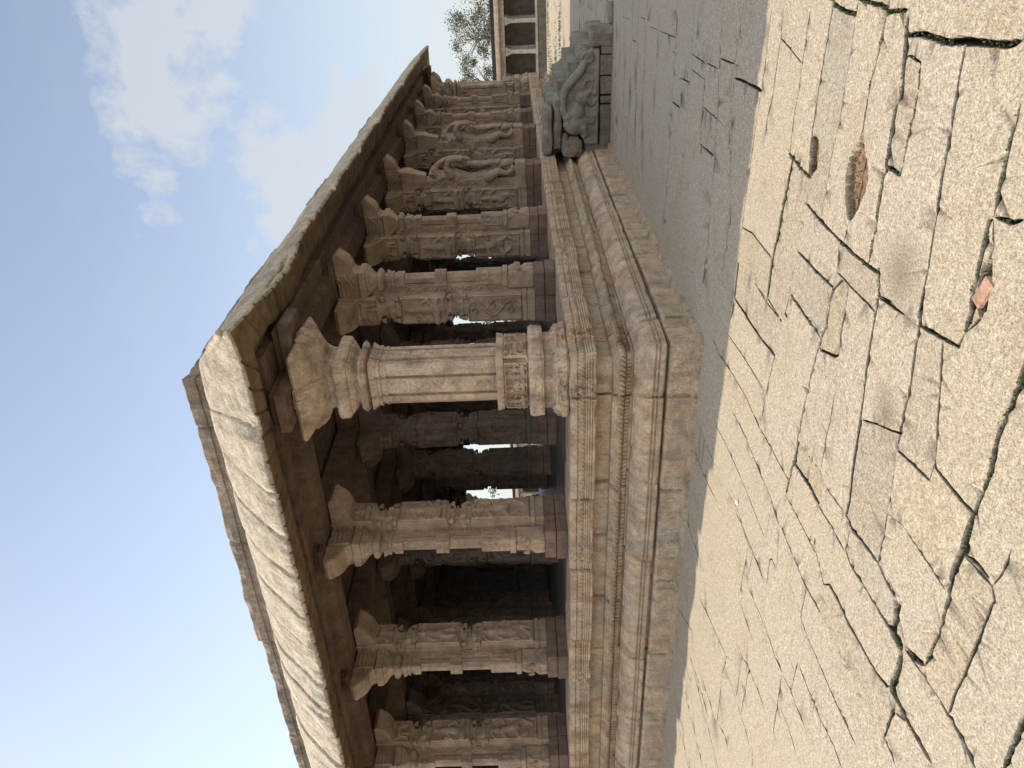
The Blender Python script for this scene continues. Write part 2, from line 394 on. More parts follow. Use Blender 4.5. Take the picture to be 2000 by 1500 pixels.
# ---- reliefs
def caps(U, V, H, segs):
    for (x1, y1, x2, y2, r1, r2, h) in segs:
        dx, dy = x2 - x1, y2 - y1; L2 = dx * dx + dy * dy + 1e-9
        t = np.clip(((U - x1) * dx + (V - y1) * dy) / L2, 0, 1)
        d = np.hypot(U - x1 - t * dx, V - y1 - t * dy) / (r1 + (r2 - r1) * t)
        H[:] = np.maximum(H, h * np.sqrt(np.clip(1 - d * d, 0, 1)))
def figure(kind, rnd, w, h, nx, ny, depth):
    u = np.linspace(-w / 2, w / 2, nx); v = np.linspace(0, h, ny); U, V = np.meshgrid(u, v); H = np.zeros_like(U)
    s = min(h, w * 1.9); oy = .04 * h; D = depth
    def c(L): caps(U, V, H, [(a * s, b * s + oy, x * s, y * s + oy, p * s, q * s, k * D) for a, b, x, y, p, q, k in L])
    m = rnd.choice((-1, 1))
    if kind == 'stand':
        L = [(0, .80, 0, .83, .075, .07, 1.1), (0, .88, 0, .98, .055, .02, .8), (0, .68, 0, .5, .11, .08, 1), (0, .46, 0, .42, .11, .11, 1), (-.12, .69, .12, .69, .05, .05, .9),
             (-.06, .4, -.09 * m, .22, .07, .05, .9), (-.09 * m, .22, -.07, .05, .05, .04, .8), (.06, .4, .1, .2, .07, .05, .9), (.1, .2, .07, .05, .05, .04, .8),
             (.14, .68, .24, .55, .045, .035, .8), (.24, .55, .2 + .06 * m, .72, .035, .03, .8), (-.14, .68, -.23, .52, .045, .035, .8), (-.23, .52, -.18, .36 + .1 * m, .035, .03, .8), (-.2, .02, .2, .02, .035, .035, .7)]
    elif kind == 'dance':
        L = [(.04 * m, .8, .04 * m, .82, .075, .07, 1.1), (.04 * m, .9, .05 * m, .98, .05, .02, .8), (.02 * m, .68, -.03 * m, .48, .1, .08, 1), (-.04 * m, .44, -.02 * m, .42, .12, .11, 1),
             (-.1 * m, .42, -.2 * m, .26, .07, .05, .9), (-.2 * m, .26, -.1 * m, .06, .05, .04, .8), (.06 * m, .42, .22 * m, .34, .07, .05, .9), (.22 * m, .34, .1 * m, .18, .05, .04, .8),
             (.14, .68, .28, .76, .045, .035, .8), (.28, .76, .22, .92, .035, .03, .8), (-.14, .68, -.28, .6, .045, .035, .8), (-.28, .6, -.3, .42, .035, .03, .8)]
    elif kind == 'sit':
        L = [(0, .66, 0, .69, .085, .08, 1.1), (0, .75, 0, .86, .06, .02, .8), (0, .52, 0, .3, .12, .11, 1), (-.02, .2, -.27, .16, .09, .07, 1), (.02, .2, .27, .16, .09, .07, 1), (-.27, .15, .1, .1, .06, .05, .9),
             (.14, .52, .25, .36, .05, .04, .8), (.25, .36, .1, .26, .04, .04, .9), (-.14, .52, -.26, .42, .05, .04, .8), (-.26, .42, -.22, .6, .04, .03, .8), (-.3, .02, .3, .02, .04, .04, .7)]
    elif kind == 'lion':
        L = [(-.18 * m, .4, .15 * m, .45, .15, .15, 1), (.22 * m, .62, .28 * m, .62, .13, .11, 1.2), (.36 * m, .58, .42 * m, .55, .07, .05, 1), (-.2 * m, .36, -.26 * m, .08, .07, .05, .9), (-.12 * m, .34, -.08 * m, .06, .07, .05, .9),
             (.16 * m, .36, .3 * m, .16, .06, .05, .9), (.2 * m, .42, .42 * m, .34, .05, .04, .9), (-.3 * m, .45, -.42 * m, .62, .035, .03, .8), (-.42 * m, .62, -.3 * m, .78, .03, .03, .8), (-.3 * m, .78, -.2 * m, .7, .03, .025, .8)]
    elif kind == 'scroll':
        L = []
        for q in range(4):
            for k in range(8):
                t0, t1 = k / 8, (k + 1) / 8; f = lambda t: (-.6 + 1.15 * t, .08 + .2 * q + .28 * t * t * (1 if q % 2 else .8) + .05 * math.sin(t * 7))
                L.append((*f(t0), *f(t1), .05, .045, .8))
    elif kind == 'vine':
        L = []; n = max(3, int(h / (w * .8)))
        for i in range(n * 6):
            t0, t1 = i / 6, (i + 1) / 6
            L.append((.28 * w / s * math.sin(t0 * math.pi), t0 / n * h / s, .28 * w / s * math.sin(t1 * math.pi), t1 / n * h / s, .03, .03, .8))
        for i in range(n):
            sx = (-1) ** i * -.1 * w / s; yy = (i + .5) / n * h / s
            for k in range(7):
                a0, a1 = k * .9, (k + 1) * .9; r0, r1 = .16 * w / s * (1 - k / 8), .16 * w / s * (1 - (k + 1) / 8)
                L.append((sx + r0 * math.cos(a0), yy + r0 * math.sin(a0), sx + r1 * math.cos(a1), yy + r1 * math.sin(a1), .025, .025, .8))
    else:
        L = []
    if kind == 'disc':
        r = np.hypot(U, V - h / 2); a = np.arctan2(V - h / 2, U); q = r / (min(w, h) * .42)
        H[:] = D * np.where(q < 1, .25 + .75 * np.clip(np.abs(np.cos(4 * a)) * (q < .72) * (q > .22) + (q < .18) + (q > .8) * 1.0, 0, 1), 0)
    else: c(L)
    if kind in ('stand', 'dance') and rnd.random() < .6:      # halo arch
        L2 = []
        for k in range(12):
            a0, a1 = math.pi * k / 12, math.pi * (k + 1) / 12
            L2.append((.36 * math.cos(a0), .58 + .38 * math.sin(a0), .36 * math.cos(a1), .58 + .38 * math.sin(a1), .03, .03, .6))
        c(L2)
    fr = np.minimum(np.minimum(U + w / 2, w / 2 - U), np.minimum(V, h - V))
    frame = np.where(fr < .016, D * .75 * (1 - np.abs(fr - .008) / .008 * .8), 0)
    H = np.maximum(H, frame)
    rs = np.random.RandomState(rnd.randrange(10 ** 6)); H = H + rs.normal(0, D * .02, H.shape)
    H[0, :] = H[-1, :] = 0; H[:, 0] = H[:, -1] = 0
    return U, V, H
def panel(mb, origin, ux, nrm, w, h, kind, rnd, depth=.042, res=.0115, base=.002):
    nx = max(6, int(w / res)); ny = max(6, int(h / res))
    U, V, H = figure(kind, rnd, w, h, nx, ny, depth)
    o = Vector(origin); ux = Vector(ux); nr = Vector(nrm); vs = []; fs = []
    for i in range(ny):
        for j in range(nx):
            p = o + ux * float(U[i, j]) + nr * (base + float(H[i, j])); vs.append((p.x, p.y, p.z + float(V[i, j])))
    for i in range(ny - 1):
        for j in range(nx - 1):
            a = i * nx + j; fs.append((a, a + 1, a + nx + 1, a + nx))
    mb.add(vs, fs)
def r8(cx, cy, z, hx, hy, c):
    return [(cx + hx - c, cy - hy, z), (cx + hx, cy - hy + c, z), (cx + hx, cy + hy - c, z), (cx + hx - c, cy + hy, z), (cx - hx + c, cy + hy, z), (cx - hx, cy + hy - c, z), (cx - hx, cy - hy + c, z), (cx - hx + c, cy - hy, z)][::1]
def column(mb, cx, cy, st):            # st: (z, half, chamfer)
    mb.loft([r8(cx, cy, z, h, h, max(c, .004)) for z, h, c in st])
def corbel(mb, axis, sgn, c0, c1, y0, prof):   # prof: (out, z) polygon swept between c0 and c1 across
    v = []; n = len(prof)
    for c in (c0, c1):
        for o, z in prof:
            v.append((c, y0 + sgn * o, z) if axis == 'y' else (y0 + sgn * o, c, z))
    f = [(k, (k + 1) % n, (k + 1) % n + n, k + n) for k in range(n)] + [tuple(range(n)), tuple(range(2 * n - 1, n - 1, -1))]
    mb.add(v, f)
def curve_prof(z0, z1, reach, back=-.12):
    """drooping lotus corbel: neck at z0, swelling out to a curled tip under z1"""
    d = z1 - z0; pr = [(back, z0), (.0, z0), (.004 * 1, z0 + .12 * d), (reach * .16, z0 + .24 * d), (reach * .40, z0 + .30 * d), (reach * .62, z0 + .40 * d), (reach * .80, z0 + .55 * d), (reach * .90, z0 + .68 * d), (reach * 1.0, z0 + .78 * d), (reach * 1.02, z0 + .86 * d), (reach * .97, z0 + .93 * d), (reach * .9, z0 + .97 * d), (reach * .9, z1), (back, z1)]
    return pr
FIG = ['stand', 'dance', 'sit', 'lion', 'disc', 'stand', 'dance']
def pier_mesh(mb, cx, cy, h, rnd, faces, z0=1.166):
    column(mb, cx, cy, [(1.42, h + .016, .01), (1.49, h + .016, .01), (1.495, h + .004, .01), (1.515, h + .004, .01), (1.52, h + .018, .01), (1.565, h + .018, .01), (1.57, h, .005), (2.24, h, .005), (2.245, h - .006, h * .5), (2.29, h - .004, h * .56), (2.292, h + .012, h * .6), (2.35, h + .012, h * .6), (2.352, h - .02, h * .56), (2.47, h - .02, h * .56), (2.50, h - .004, h * .2), (2.503, h, .005),
            (3.06, h, .005), (3.063, h - .008, h * .5), (3.12, h - .004, h * .56), (3.122, h + .01, h * .58), (3.18, h + .01, h * .58), (3.182, h - .02, h * .56), (3.29, h - .02, h * .56), (3.33, h - .006, h * .2), (3.332, h, .005), (3.80, h, .005)])
    for sx, sy in ((1, 1), (1, -1), (-1, 1), (-1, -1)):          # corner petals and cubes in the necks
        for zz, dz in ((2.25, .11), (2.43, .07), (3.07, .10), (3.25, .07)):
            x, y = cx + sx * h * .80, cy + sy * h * .80; e = h * .19
            mb.loft([r8(x, y, zz, e, e, e * .3), r8(x + sx * e * .1, y + sy * e * .1, zz + dz * .5, e * .75, e * .75, e * .3), r8(x - sx * e * .3, y - sy * e * .3, zz + dz, e * .45, e * .45, e * .2)])
    for nx_, ny_ in faces:
        n = Vector((nx_, ny_, 0)); ux = Vector((-ny_, nx_, 0)); o = Vector((cx, cy, 0)) + n * h
        for z, hh, kinds in ((1.575, .66, ('stand', 'dance', 'stand', 'vine')), (2.51, .545, ('dance', 'stand', 'sit', 'sit')), (3.34, .36, ('lion', 'lion', 'disc', 'sit'))):
            panel(mb, (o.x, o.y, z), ux, n, 2 * h - .02, hh, rnd.choice(kinds), rnd)
        # ribbon bands across the necks
        for z in (2.385, 2.42, 3.215):
            a = o + n * -.014; mb.box(min(a.x - abs(ux.x) * h * .5, a.x + abs(ux.x) * h * .5) - abs(nx_) * .008, min(a.y - abs(ux.y) * h * .5, a.y + abs(ux.y) * h * .5) - abs(ny_) * .008, z, max(a.x - abs(ux.x) * h * .5, a.x + abs(ux.x) * h * .5) + abs(nx_) * .008, max(a.y - abs(ux.y) * h * .5, a.y + abs(ux.y) * h * .5) + abs(ny_) * .008, z + .014)
def red_base(hw, y0, y1, name='pedestal', mat=None, parent=None, seam=True):
    mb = MB()
    for z0, z1, g in ((1.166, 1.29, 0.0), (1.296, 1.42, .012)):
        if seam:
            ym = y0 + (y1 - y0) * .46
            mb.box(-hw + g, y0 + g, z0, hw - g, ym - .003, z1); mb.box(-hw + g, ym + .003, z0, hw - g, y1 - g, z1)
        else: mb.box(-hw + g, y0 + g, z0, hw - g, y1 - g, z1)
    return mb.build(name, mat or M['red'], parent, bevel=.007)
def capital_stack(mb, cx, cy, k=1.0, z=3.20, top=3.53):
    """stepped rings, cushion, petals and abacus over the colonnette"""
    column(mb, cx, cy, [(z - .20, .075 * k, .006), (z - .12, .077 * k, .006), (z - .118, .07 * k, .02), (z - .09, .07 * k, .02), (z - .088, .082 * k, .01), (z - .06, .085 * k, .01), (z - .058, .078 * k, .015), (z - .03, .092 * k, .01), (z, .098 * k, .01), (z + .002, .075 * k, .03), (z + .02, .072 * k, .03),
           (z + .045, .105 * k, .03), (z + .075, .122 * k, .03), (z + .105, .112 * k, .03), (z + .125, .08 * k, .03), (z + .15, .085 * k, .02), (z + .19, .115 * k, .02), (z + .215, .14 * k, .015), (z + .235, .145 * k, .012)])
    column(mb, cx, cy, [(top - .09, .150 * k, .006), (top - .07, .162 * k, .006), (top - .012, .164 * k, .006), (top, .15 * k, .006)])
def bracket(mb, cx, y0, hw, z0, z1, reach, sgn=-1):
    corbel(mb, 'y', sgn, cx - hw, cx + hw, y0, curve_prof(z0, z1, reach))
    # ribbed tongue on the corbel and side curls
    for s in (-1, 1): corbel(mb, 'y', sgn, cx + s * hw - .012, cx + s * hw + .012, y0, curve_prof(z0 + .01, z1 - .012, reach * .93))
def scrolls(mb, x):
    rnd = random.Random(int(x * 1e4))
    for s in (-1, 1):
        panel(mb, (s * (x + .011), .10, 3.545), (0, s, 0), (s, 0, 0), .30, .24, 'scroll', rnd, .03)
def colonnette(mb, rnd, cy=.085):
    column(mb, 0, cy, [(1.74, .098, .006), (1.80, .1, .006), (1.802, .082, .006), (2.12, .08, .006), (2.122, .066, .036), (2.475, .065, .036), (2.478, .082, .006), (2.62, .082, .006), (2.623, .065, .036), (2.985, .064, .036), (2.988, .076, .006)] + [(3.02, .076, .006)])
    capital_stack(mb, 0, cy)
    panel(mb, (0, cy - .080, 1.81), (1, 0, 0), (0, -1, 0), .15, .29, 'vine', rnd, .012)
    panel(mb, (0, cy - .082, 2.485), (1, 0, 0), (0, -1, 0), .15, .13, 'disc', rnd, .012)
    for s in (-1, 1): panel(mb, (s * .081, cy, 1.81), (0, s, 0), (s, 0, 0), .15, .29, 'sit', rnd, .012)
def little_beast():
    bm = bmesh.new()
    mb = MB(); mb.box(-.098, .0, 1.42, .098, .22, 1.50); mb.box(-.085, .015, 1.5, .085, .22, 1.74)
    tube_bm(bm, [(0, .03, 1.53, .05), (0, .03, 1.6, .06), (0, .01, 1.67, .05)]); tube_bm(bm, [(0, .0, 1.69, .052), (0, -.03, 1.665, .035), (0, -.04, 1.63, .02)])
    for s in (-1, 1):
        tube_bm(bm, [(s * .05, .02, 1.56, .035), (s * .075, -.01, 1.52, .028), (s * .06, -.02, 1.44, .026)]); tube_bm(bm, [(s * .05, .0, 1.62, .03), (s * .075, -.03, 1.6, .022), (s * .06, -.045, 1.64, .02)])
        ball_bm(bm, (s * .07, .05, 1.7), (.03, .03, .035))
    for k in range(9): ball_bm(bm, (random.uniform(-.09, .09), random.uniform(.0, .05), random.uniform(1.43, 1.5)), (.025, .02, .02), 1)
    tmp = bpy.data.meshes.new('t'); tmp.from_pydata(mb.v, [], mb.f); bm.from_mesh(tmp)
    return fuse(bm, 'carved_base', .0085, 2)
LB = little_beast()

def outer_pillar(seed):
    rnd = random.Random(seed); o = MB()
    pier_mesh(o, 0, .42, .178, rnd, ((1, 0), (-1, 0), (0, 1)))
    o.box(-.06, .13, 1.42, .06, .26, 3.7)                                     # web between colonnette and pier
    for s in (-1, 1): panel(o, (s * .06, .205, 1.75), (0, s, 0), (s, 0, 0), .11, 1.35, 'vine', rnd, .014)
    for s in (-1, 1): corbel(o, 'x', s, .27, .57, s * .17, curve_prof(3.50, 3.80, .32))
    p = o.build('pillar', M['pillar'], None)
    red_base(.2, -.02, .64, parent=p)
    c = MB(); colonnette(c, rnd); c.build('colonnette', M['pillar'], p)
    link('carved_beast', LB, M['pillar'], p, True)
    b = MB(); bracket(b, 0, -.055, .125, 3.53, 3.80, .24); b.box(-.125, -.05, 3.53, .125, .28, 3.79); scrolls(b, .126); b.build('bracket', M['pillar'], p)
    k = MB(); k.box(-.16, -.20, 3.806, .16, .3, 3.872); k.box(-.14, -.14, 3.876, .14, .3, 3.93); k.build('beam_end', M['beam'], p, bevel=.008)
    return p
def yali_mesh():
    bm = bmesh.new()
    T = lambda *p: tube_bm(bm, list(p))
    # y is inward, so the beast leans out towards -y; body in side view
    T((0, .10, 1.98, .105), (0, .075, 2.08, .125), (0, .09, 2.22, .10), (0, .11, 2.36, .088), (0, .08, 2.5, .105), (0, .05, 2.64, .125), (0, .06, 2.78, .115), (0, .04, 2.9, .095), (0, .0, 2.99, .085), (0, -.06, 2.97, .07), (0, -.12, 2.93, .05))
    for s in (-1, 1):
        T((s * .07, .08, 2.06, .1), (s * .085, -.01, 1.9, .07), (s * .085, .03, 1.74, .045), (s * .085, -.02, 1.66, .05), (s * .085, -.07, 1.645, .04))      # hind leg
        T((s * .085, .03, 2.68, .075), (s * .09, -.10, 2.76, .055), (s * .085, -.215, 2.72, .045), (s * .08, -.235, 2.6, .04), (s * .075, -.225, 2.52, .045))   # raised foreleg
        ball_bm(bm, (s * .075, .0, 3.03), (.03, .035, .045)); ball_bm(bm, (s * .06, -.06, 3.0), (.025, .025, .025))
        for k in range(6): ball_bm(bm, (s * .1, .08 + .03 * math.cos(k), 2.6 + k * .06), (.028, .05, .03))
        T((s * .05, -.13, 2.12, .04), (s * .05, -.16, 2.0, .035), (s * .05, -.15, 1.9, .035))
    T((0, -.12, 2.93, .045), (0, -.185, 2.86, .04), (0, -.235, 2.76, .036), (0, -.25, 2.62, .032), (0, -.24, 2.46, .028), (0, -.215, 2.36, .024))     # trunk
    T((0, -.13, 2.3, .06), (0, -.12, 2.2, .07), (0, -.13, 2.08, .055)); ball_bm(bm, (0, -.14, 2.38), (.05, .05, .055))       # attendant under the forelegs
    T((0, -.1, 1.86, .05), (0, -.13, 1.76, .07), (0, -.14, 1.66, .06)); ball_bm(bm, (0, -.16, 1.86), (.05, .05, .055))
    T((0, .13, 2.0, .035), (.06, .10, 1.85, .03), (.1, .05, 1.95, .028), (.1, .03, 2.2, .024))
    T((0, .03, 3.0, .07), (0, .1, 3.06, .06), (0, .12, 3.18, .05))                                                             # mane
    for k in range(5): ball_bm(bm, (0, .12 - .0 * k, 2.75 + .07 * k), (.11, .05, .035))
    mb = MB(); mb.box(-.12, -.16, 1.42, .12, .26, 1.60); mb.box(-.10, .10, 1.58, .10, .26, 3.25)
    tmp = bpy.data.meshes.new('t'); tmp.from_pydata(mb.v, [], mb.f); bm.from_mesh(tmp)
    return fuse(bm, 'rearing_beast', .0115, 2)
YM = yali_mesh()
def yali_pillar(seed):
    rnd = random.Random(seed); o = MB()
    pier_mesh(o, 0, .42, .178, rnd, ((1, 0), (-1, 0), (0, 1)))
    for s in (-1, 1): panel(o, (s * .102, .18, 1.65), (0, s, 0), (s, 0, 0), .15, 1.4, 'vine', rnd, .014)
    for s in (-1, 1): corbel(o, 'x', s, .27, .57, s * .17, curve_prof(3.50, 3.80, .32))
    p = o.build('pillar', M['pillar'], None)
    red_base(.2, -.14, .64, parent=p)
    link('rearing_beast', YM, M['pillar'], p, True)
    c = MB(); column(c, 0, .1, [(3.12, .09, .01), (3.2, .12, .01), (3.202, .105, .01), (3.30, .14, .01), (3.302, .128, .01), (3.38, .165, .01), (3.40, .17, .01), (3.53, .172, .01)]); c.build('capital', M['pillar'], p)
    b = MB(); bracket(b, 0, -.06, .13, 3.53, 3.80, .26); b.box(-.13, -.055, 3.53, .13, .28, 3.79); scrolls(b, .131); b.build('bracket', M['pillar'], p)
    k = MB(); k.box(-.16, -.20, 3.806, .16, .3, 3.872); k.box(-.14, -.14, 3.876, .14, .3, 3.93); k.build('beam_end', M['beam'], p, bevel=.008)
    tag(p, 'pillar carved as a rearing beast with raised forelegs')
    return p
def inner_pillar(seed):
    rnd = random.Random(seed); o = MB()
    pier_mesh(o, 0, 0, .166, rnd, ((1, 0), (-1, 0), (0, 1), (0, -1)))
    for s in (-1, 1):
        corbel(o, 'x', s, -.13, .13, s * .156, curve_prof(3.46, 3.80, .36)); corbel(o, 'y', s, -.13, .13, s * .156, curve_prof(3.46, 3.80, .36))
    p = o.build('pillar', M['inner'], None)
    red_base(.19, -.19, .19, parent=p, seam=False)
    return p
def corner_pillar():
    rnd = random.Random(99); o = MB(); c0 = .5
    def star(z, h, g=.03, ch=.05):     # square with chamfered corners and a groove down each face
        pts = []
        for k in range(4):
            a = k * math.pi / 2; ca, sa = math.cos(a), math.sin(a)
            for (u, n) in ((-h + ch, h), (-.115, h), (-.11, h - g), (-.085, h - g), (-.08, h), (.08, h), (.085, h - g), (.11, h - g), (.115, h), (h - ch, h)):
                x, y = u, -n; pts.append((c0 - .5 + x * ca - y * sa, c0 + x * sa + y * ca, z))
        return pts
    o.loft([star(z, h, g, ch) for z, h, g, ch in ((1.84, .225, .035, .05), (2.9, .222, .035, .05), (2.905, .228, .02, .05), (2.93, .228, .02, .05), (2.935, .222, .02, .05), (2.96, .222, .02, .05), (2.965, .235, .02, .045), (2.99, .235, .02, .045), (2.995, .225, .02, .04), (3.03, .245, .02, .04), (3.06, .262, .02, .04))])
    for k in range(4):
        a = k * math.pi / 2; n = Vector((math.sin(a), -math.cos(a), 0)); ux = Vector((math.cos(a), math.sin(a), 0))
        q = Vector((0, c0, 0)) + n * .2235; panel(o, (q.x, q.y, 1.87), ux, n, .152, .80, 'vine', rnd, .012); panel(o, (q.x, q.y, 2.68), ux, n, .152, .2, 'disc', rnd, .012)
    p = o.build('pillar', M['corner'], None)
    b = MB(); b.v = []
    ring = lambda z, h, c=.012: r8(0, c0, z, h, h, c)
    b.loft([ring(*q) for q in ((1.166, .325, .03), (1.28, .335, .03), (1.305, .31, .03), (1.33, .285, .03), (1.395, .285, .03), (1.40, .325, .012), (1.50, .335, .012), (1.535, .325, .012), (1.54, .30, .02), (1.545, .27, .04), (1.62, .255, .05), (1.74, .245, .04), (1.78, .25, .02), (1.782, .275, .01), (1.845, .285, .01), (1.85, .27, .01))])
    for k in range(4):
        a = k * math.pi / 2; n = Vector((math.sin(a), -math.cos(a), 0)); ux = Vector((math.cos(a), math.sin(a), 0))
        q = Vector((0, c0, 0)) + n * .268; panel(b, (q.x, q.y, 1.55), ux, n, .48, .22, 'sit', rnd, .05); q = Vector((0, c0, 0)) + n * .33; panel(b, (q.x, q.y, 1.415), ux, n, .6, .10, 'vine', rnd, .012)
        for s in (-1, 0, 1):
            q = Vector((0, c0, 0)) + n * .262 + ux * (s * .17); panel(b, (q.x, q.y, 1.55), ux, n, .13, .23, rnd.choice(('dance', 'sit', 'lion')), rnd, .05)
        q = Vector((0, c0, 0)) + n * .334; panel(b, (q.x, q.y, 1.175), ux, n, .62, .11, 'vine', rnd, .035)
        for s in (-1, 1):
            for t_ in range(3):
                q = Vector((0, c0, 0)) + n * .325 + ux * (s * (.27 - .02 * t_)); b.loft([r8(q.x, q.y, z, hh, hh, hh * .45) for z, hh in ((1.17 + .03 * t_, .03), (1.19 + .03 * t_, .05 - .006 * t_), (1.23 + .03 * t_, .045 - .008 * t_), (1.25 + .03 * t_, .02))])
    ob = b.build('pedestal', M['corner'], p)
    c = MB()
    c.loft([ring(*q) for q in ((3.055, .20, .06), (3.08, .2, .06), (3.10, .26, .07), (3.13, .285, .07), (3.16, .27, .07), (3.18, .21, .06), (3.195, .215, .05), (3.225, .25, .04), (3.25, .272, .03), (3.262, .275, .02))])
    c.loft([ring(*q) for q in ((3.265, .282, .01), (3.285, .30, .01), (3.37, .305, .01), (3.39, .29, .01), (3.41, .25, .012))])
    c.build('capital', M['corner'], p)
    d = MB()
    d.loft([ring(*q) for q in ((3.41, .225, .02), (3.45, .228, .02), (3.49, .24, .02), (3.53, .262, .025), (3.575, .305, .03), (3.62, .362, .03), (3.66, .415, .03), (3.695, .452, .03), (3.72, .462, .025), (3.745, .445, .02))])
    for k in range(4):
        a = k * math.pi / 2; ca, sa = math.cos(a), math.sin(a)
        for off, hw, rc, zz in ((0, .13, .30, 3.735), (0, .05, .315, 3.74)):
            t = MB(); corbel(t, 'y', -1, off - hw, off + hw, -.215, curve_prof(3.41, zz, rc))
            d.add([(x * ca - y * sa, c0 + x * sa + y * ca, z) for x, y, z in t.v], t.f)
    d.build('bracket', M['corner'], p)
    e = MB()
    e.box(-.2, -.17, 3.75, .2, .95, 3.86); e.box(-.5, .3, 3.75, .67, .7, 3.86); e.box(-.17, -.1, 3.866, .17, .9, 3.93); e.box(-.5, .33, 3.866, .6, .67, 3.93)
    e.build('beam_end', M['beam'], p, bevel=.012)
    return p
pcs = [outer_pillar(i + 1) for i in range(3)]; yp = yali_pillar(50); ips = [inner_pillar(70 + i) for i in range(3)]; cp = corner_pillar()
cp.parent = hall; cp.location = (-.5, 0, 0); tag(cp, 'thick faceted corner pillar with a spreading bracket')
used = set()
def put(src, loc, rz):
    o = src if src.name not in used else copy_tree(src)
    used.add(src.name); o.parent = hall; o.location = loc; o.rotation_euler = (0, 0, rz); return o
for i, x in enumerate(PX): put(pcs[i % 3], (-x, .3, 0), 0)
for i, y in enumerate(PY):
    if i in (2, 3): put(yp, (-.3, y, 0), R(90))
    else: put(pcs[(i + 1) % 3], (-.3, y, 0), R(90))
put(cp, (-.5, 0, 0), 0)
put(cp, (-.5, LY - 1.0, 0), 0)
for i, x in enumerate(FX): put(pcs[(i + 2) % 3], (-x, LY - .3, 0), R(180))
for i, y in enumerate(PY): put(pcs[i % 3], (-LX + .3, y, 0), R(-90))
for i, x in enumerate(IX):
    for j, y in enumerate(PY):
        if x > 10.6 and 5.5 < y < 11: continue
        put(ips[(i * 2 + j) % 3], (-x, y, 0), R(90) * ((i + j) % 4))
# inner shrine walls, beams, ceiling
mb = MB(); mb.box(-17, 5.6, 1.15, -11.2, 11.2, 4.1)
for z0, z1, e in ((1.15, 1.5, .12), (1.5, 1.62, .06), (1.95, 2.05, .05), (3.1, 3.2, .06), (3.55, 3.75, .12)): mb.box(-17 - e, 5.6 - e, z0, -11.2 + e, 11.2 + e, z1)
for yy in (5.9, 7.0, 9.6, 10.8): mb.box(-11.25, yy - .14, 1.5, -11.1, yy + .14, 3.6)
for xx in (-11.6, -13.2, -15, -16.6): mb.box(xx - .14, 5.5, 1.5, xx + .14, 5.7, 3.6)
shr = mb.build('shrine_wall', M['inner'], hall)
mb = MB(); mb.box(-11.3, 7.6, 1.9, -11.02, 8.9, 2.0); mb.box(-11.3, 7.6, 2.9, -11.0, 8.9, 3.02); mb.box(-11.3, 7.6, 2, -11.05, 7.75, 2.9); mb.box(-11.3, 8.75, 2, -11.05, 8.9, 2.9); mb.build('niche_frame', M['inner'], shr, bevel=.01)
def beam_bm(axis, c, a0, a1, w=.17, z0=3.81, z1=4.09):
    mb = MB(); pr = [(-w, z0 + .04), (-w + .02, z0 + .035), (-w + .02, z0), (w - .02, z0), (w - .02, z0 + .035), (w, z0 + .04), (w, z0 + .14), (w + .02, z0 + .15), (w + .02, z1), (-w - .02, z1), (-w - .02, z0 + .15), (-w, z0 + .14)]
    n = max(2, int(abs(a1 - a0) / .5)); rings = []
    for i in range(n + 1):
        a = a0 + (a1 - a0) * i / n; j = .006 * N3(a * 1.7, c)
        rings.append([((a, c + u, z + j) if axis == 'x' else (c + u, a, z + j)) for u, z in pr])
    mb.loft(rings); return mb
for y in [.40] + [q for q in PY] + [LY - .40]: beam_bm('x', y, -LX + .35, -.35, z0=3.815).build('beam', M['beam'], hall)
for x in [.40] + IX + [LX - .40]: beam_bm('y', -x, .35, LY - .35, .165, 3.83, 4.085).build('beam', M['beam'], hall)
mb = MB(); r = random.Random(8)
xs = [.2] + IX + [LX - .2]; ys = [.2] + PY + [LY - .2]
for i in range(len(xs) - 1):
    for j in range(len(ys) - 1):
        x = xs[i]
        while x < xs[i + 1] - .01:
            x2 = min(x + r.uniform(.42, .62), xs[i + 1]); 
            if xs[i + 1] - x2 < .2: x2 = xs[i + 1]
            dz = r.uniform(0, .03); rough_box(mb, -x2 + .004, ys[j] + .004, 4.10 + dz, -x - .004, ys[j + 1] - .004, 4.30, .008, .5, r.random() * 50, .006); x = x2
mb.build('ceiling', M['beam'], hall)
# outer purlins carrying the eave
mb = MB()
for side, Ln in (('front', LX), ('side', LY), ('rear', LX), ('end', LY)):
    pr = [(-.02, 3.935, ''), (.0, 3.94, ''), (.0, 4.04, ''), (-.3, 4.06, ''), (-.3, 3.935, ''), (-.02, 3.935, '')]
    sweep(mb, pr, stat(Ln, .3, 99, .3), side, lambda a, o, z, t, s=len(side): (o + .012 * N3(a * 1.2, z, s), z + .01 * N3(a * .9, o, s)))
mb.build('purlin', M['beam'], hall)  # darker beam stone puts the shade below the eave into the colour
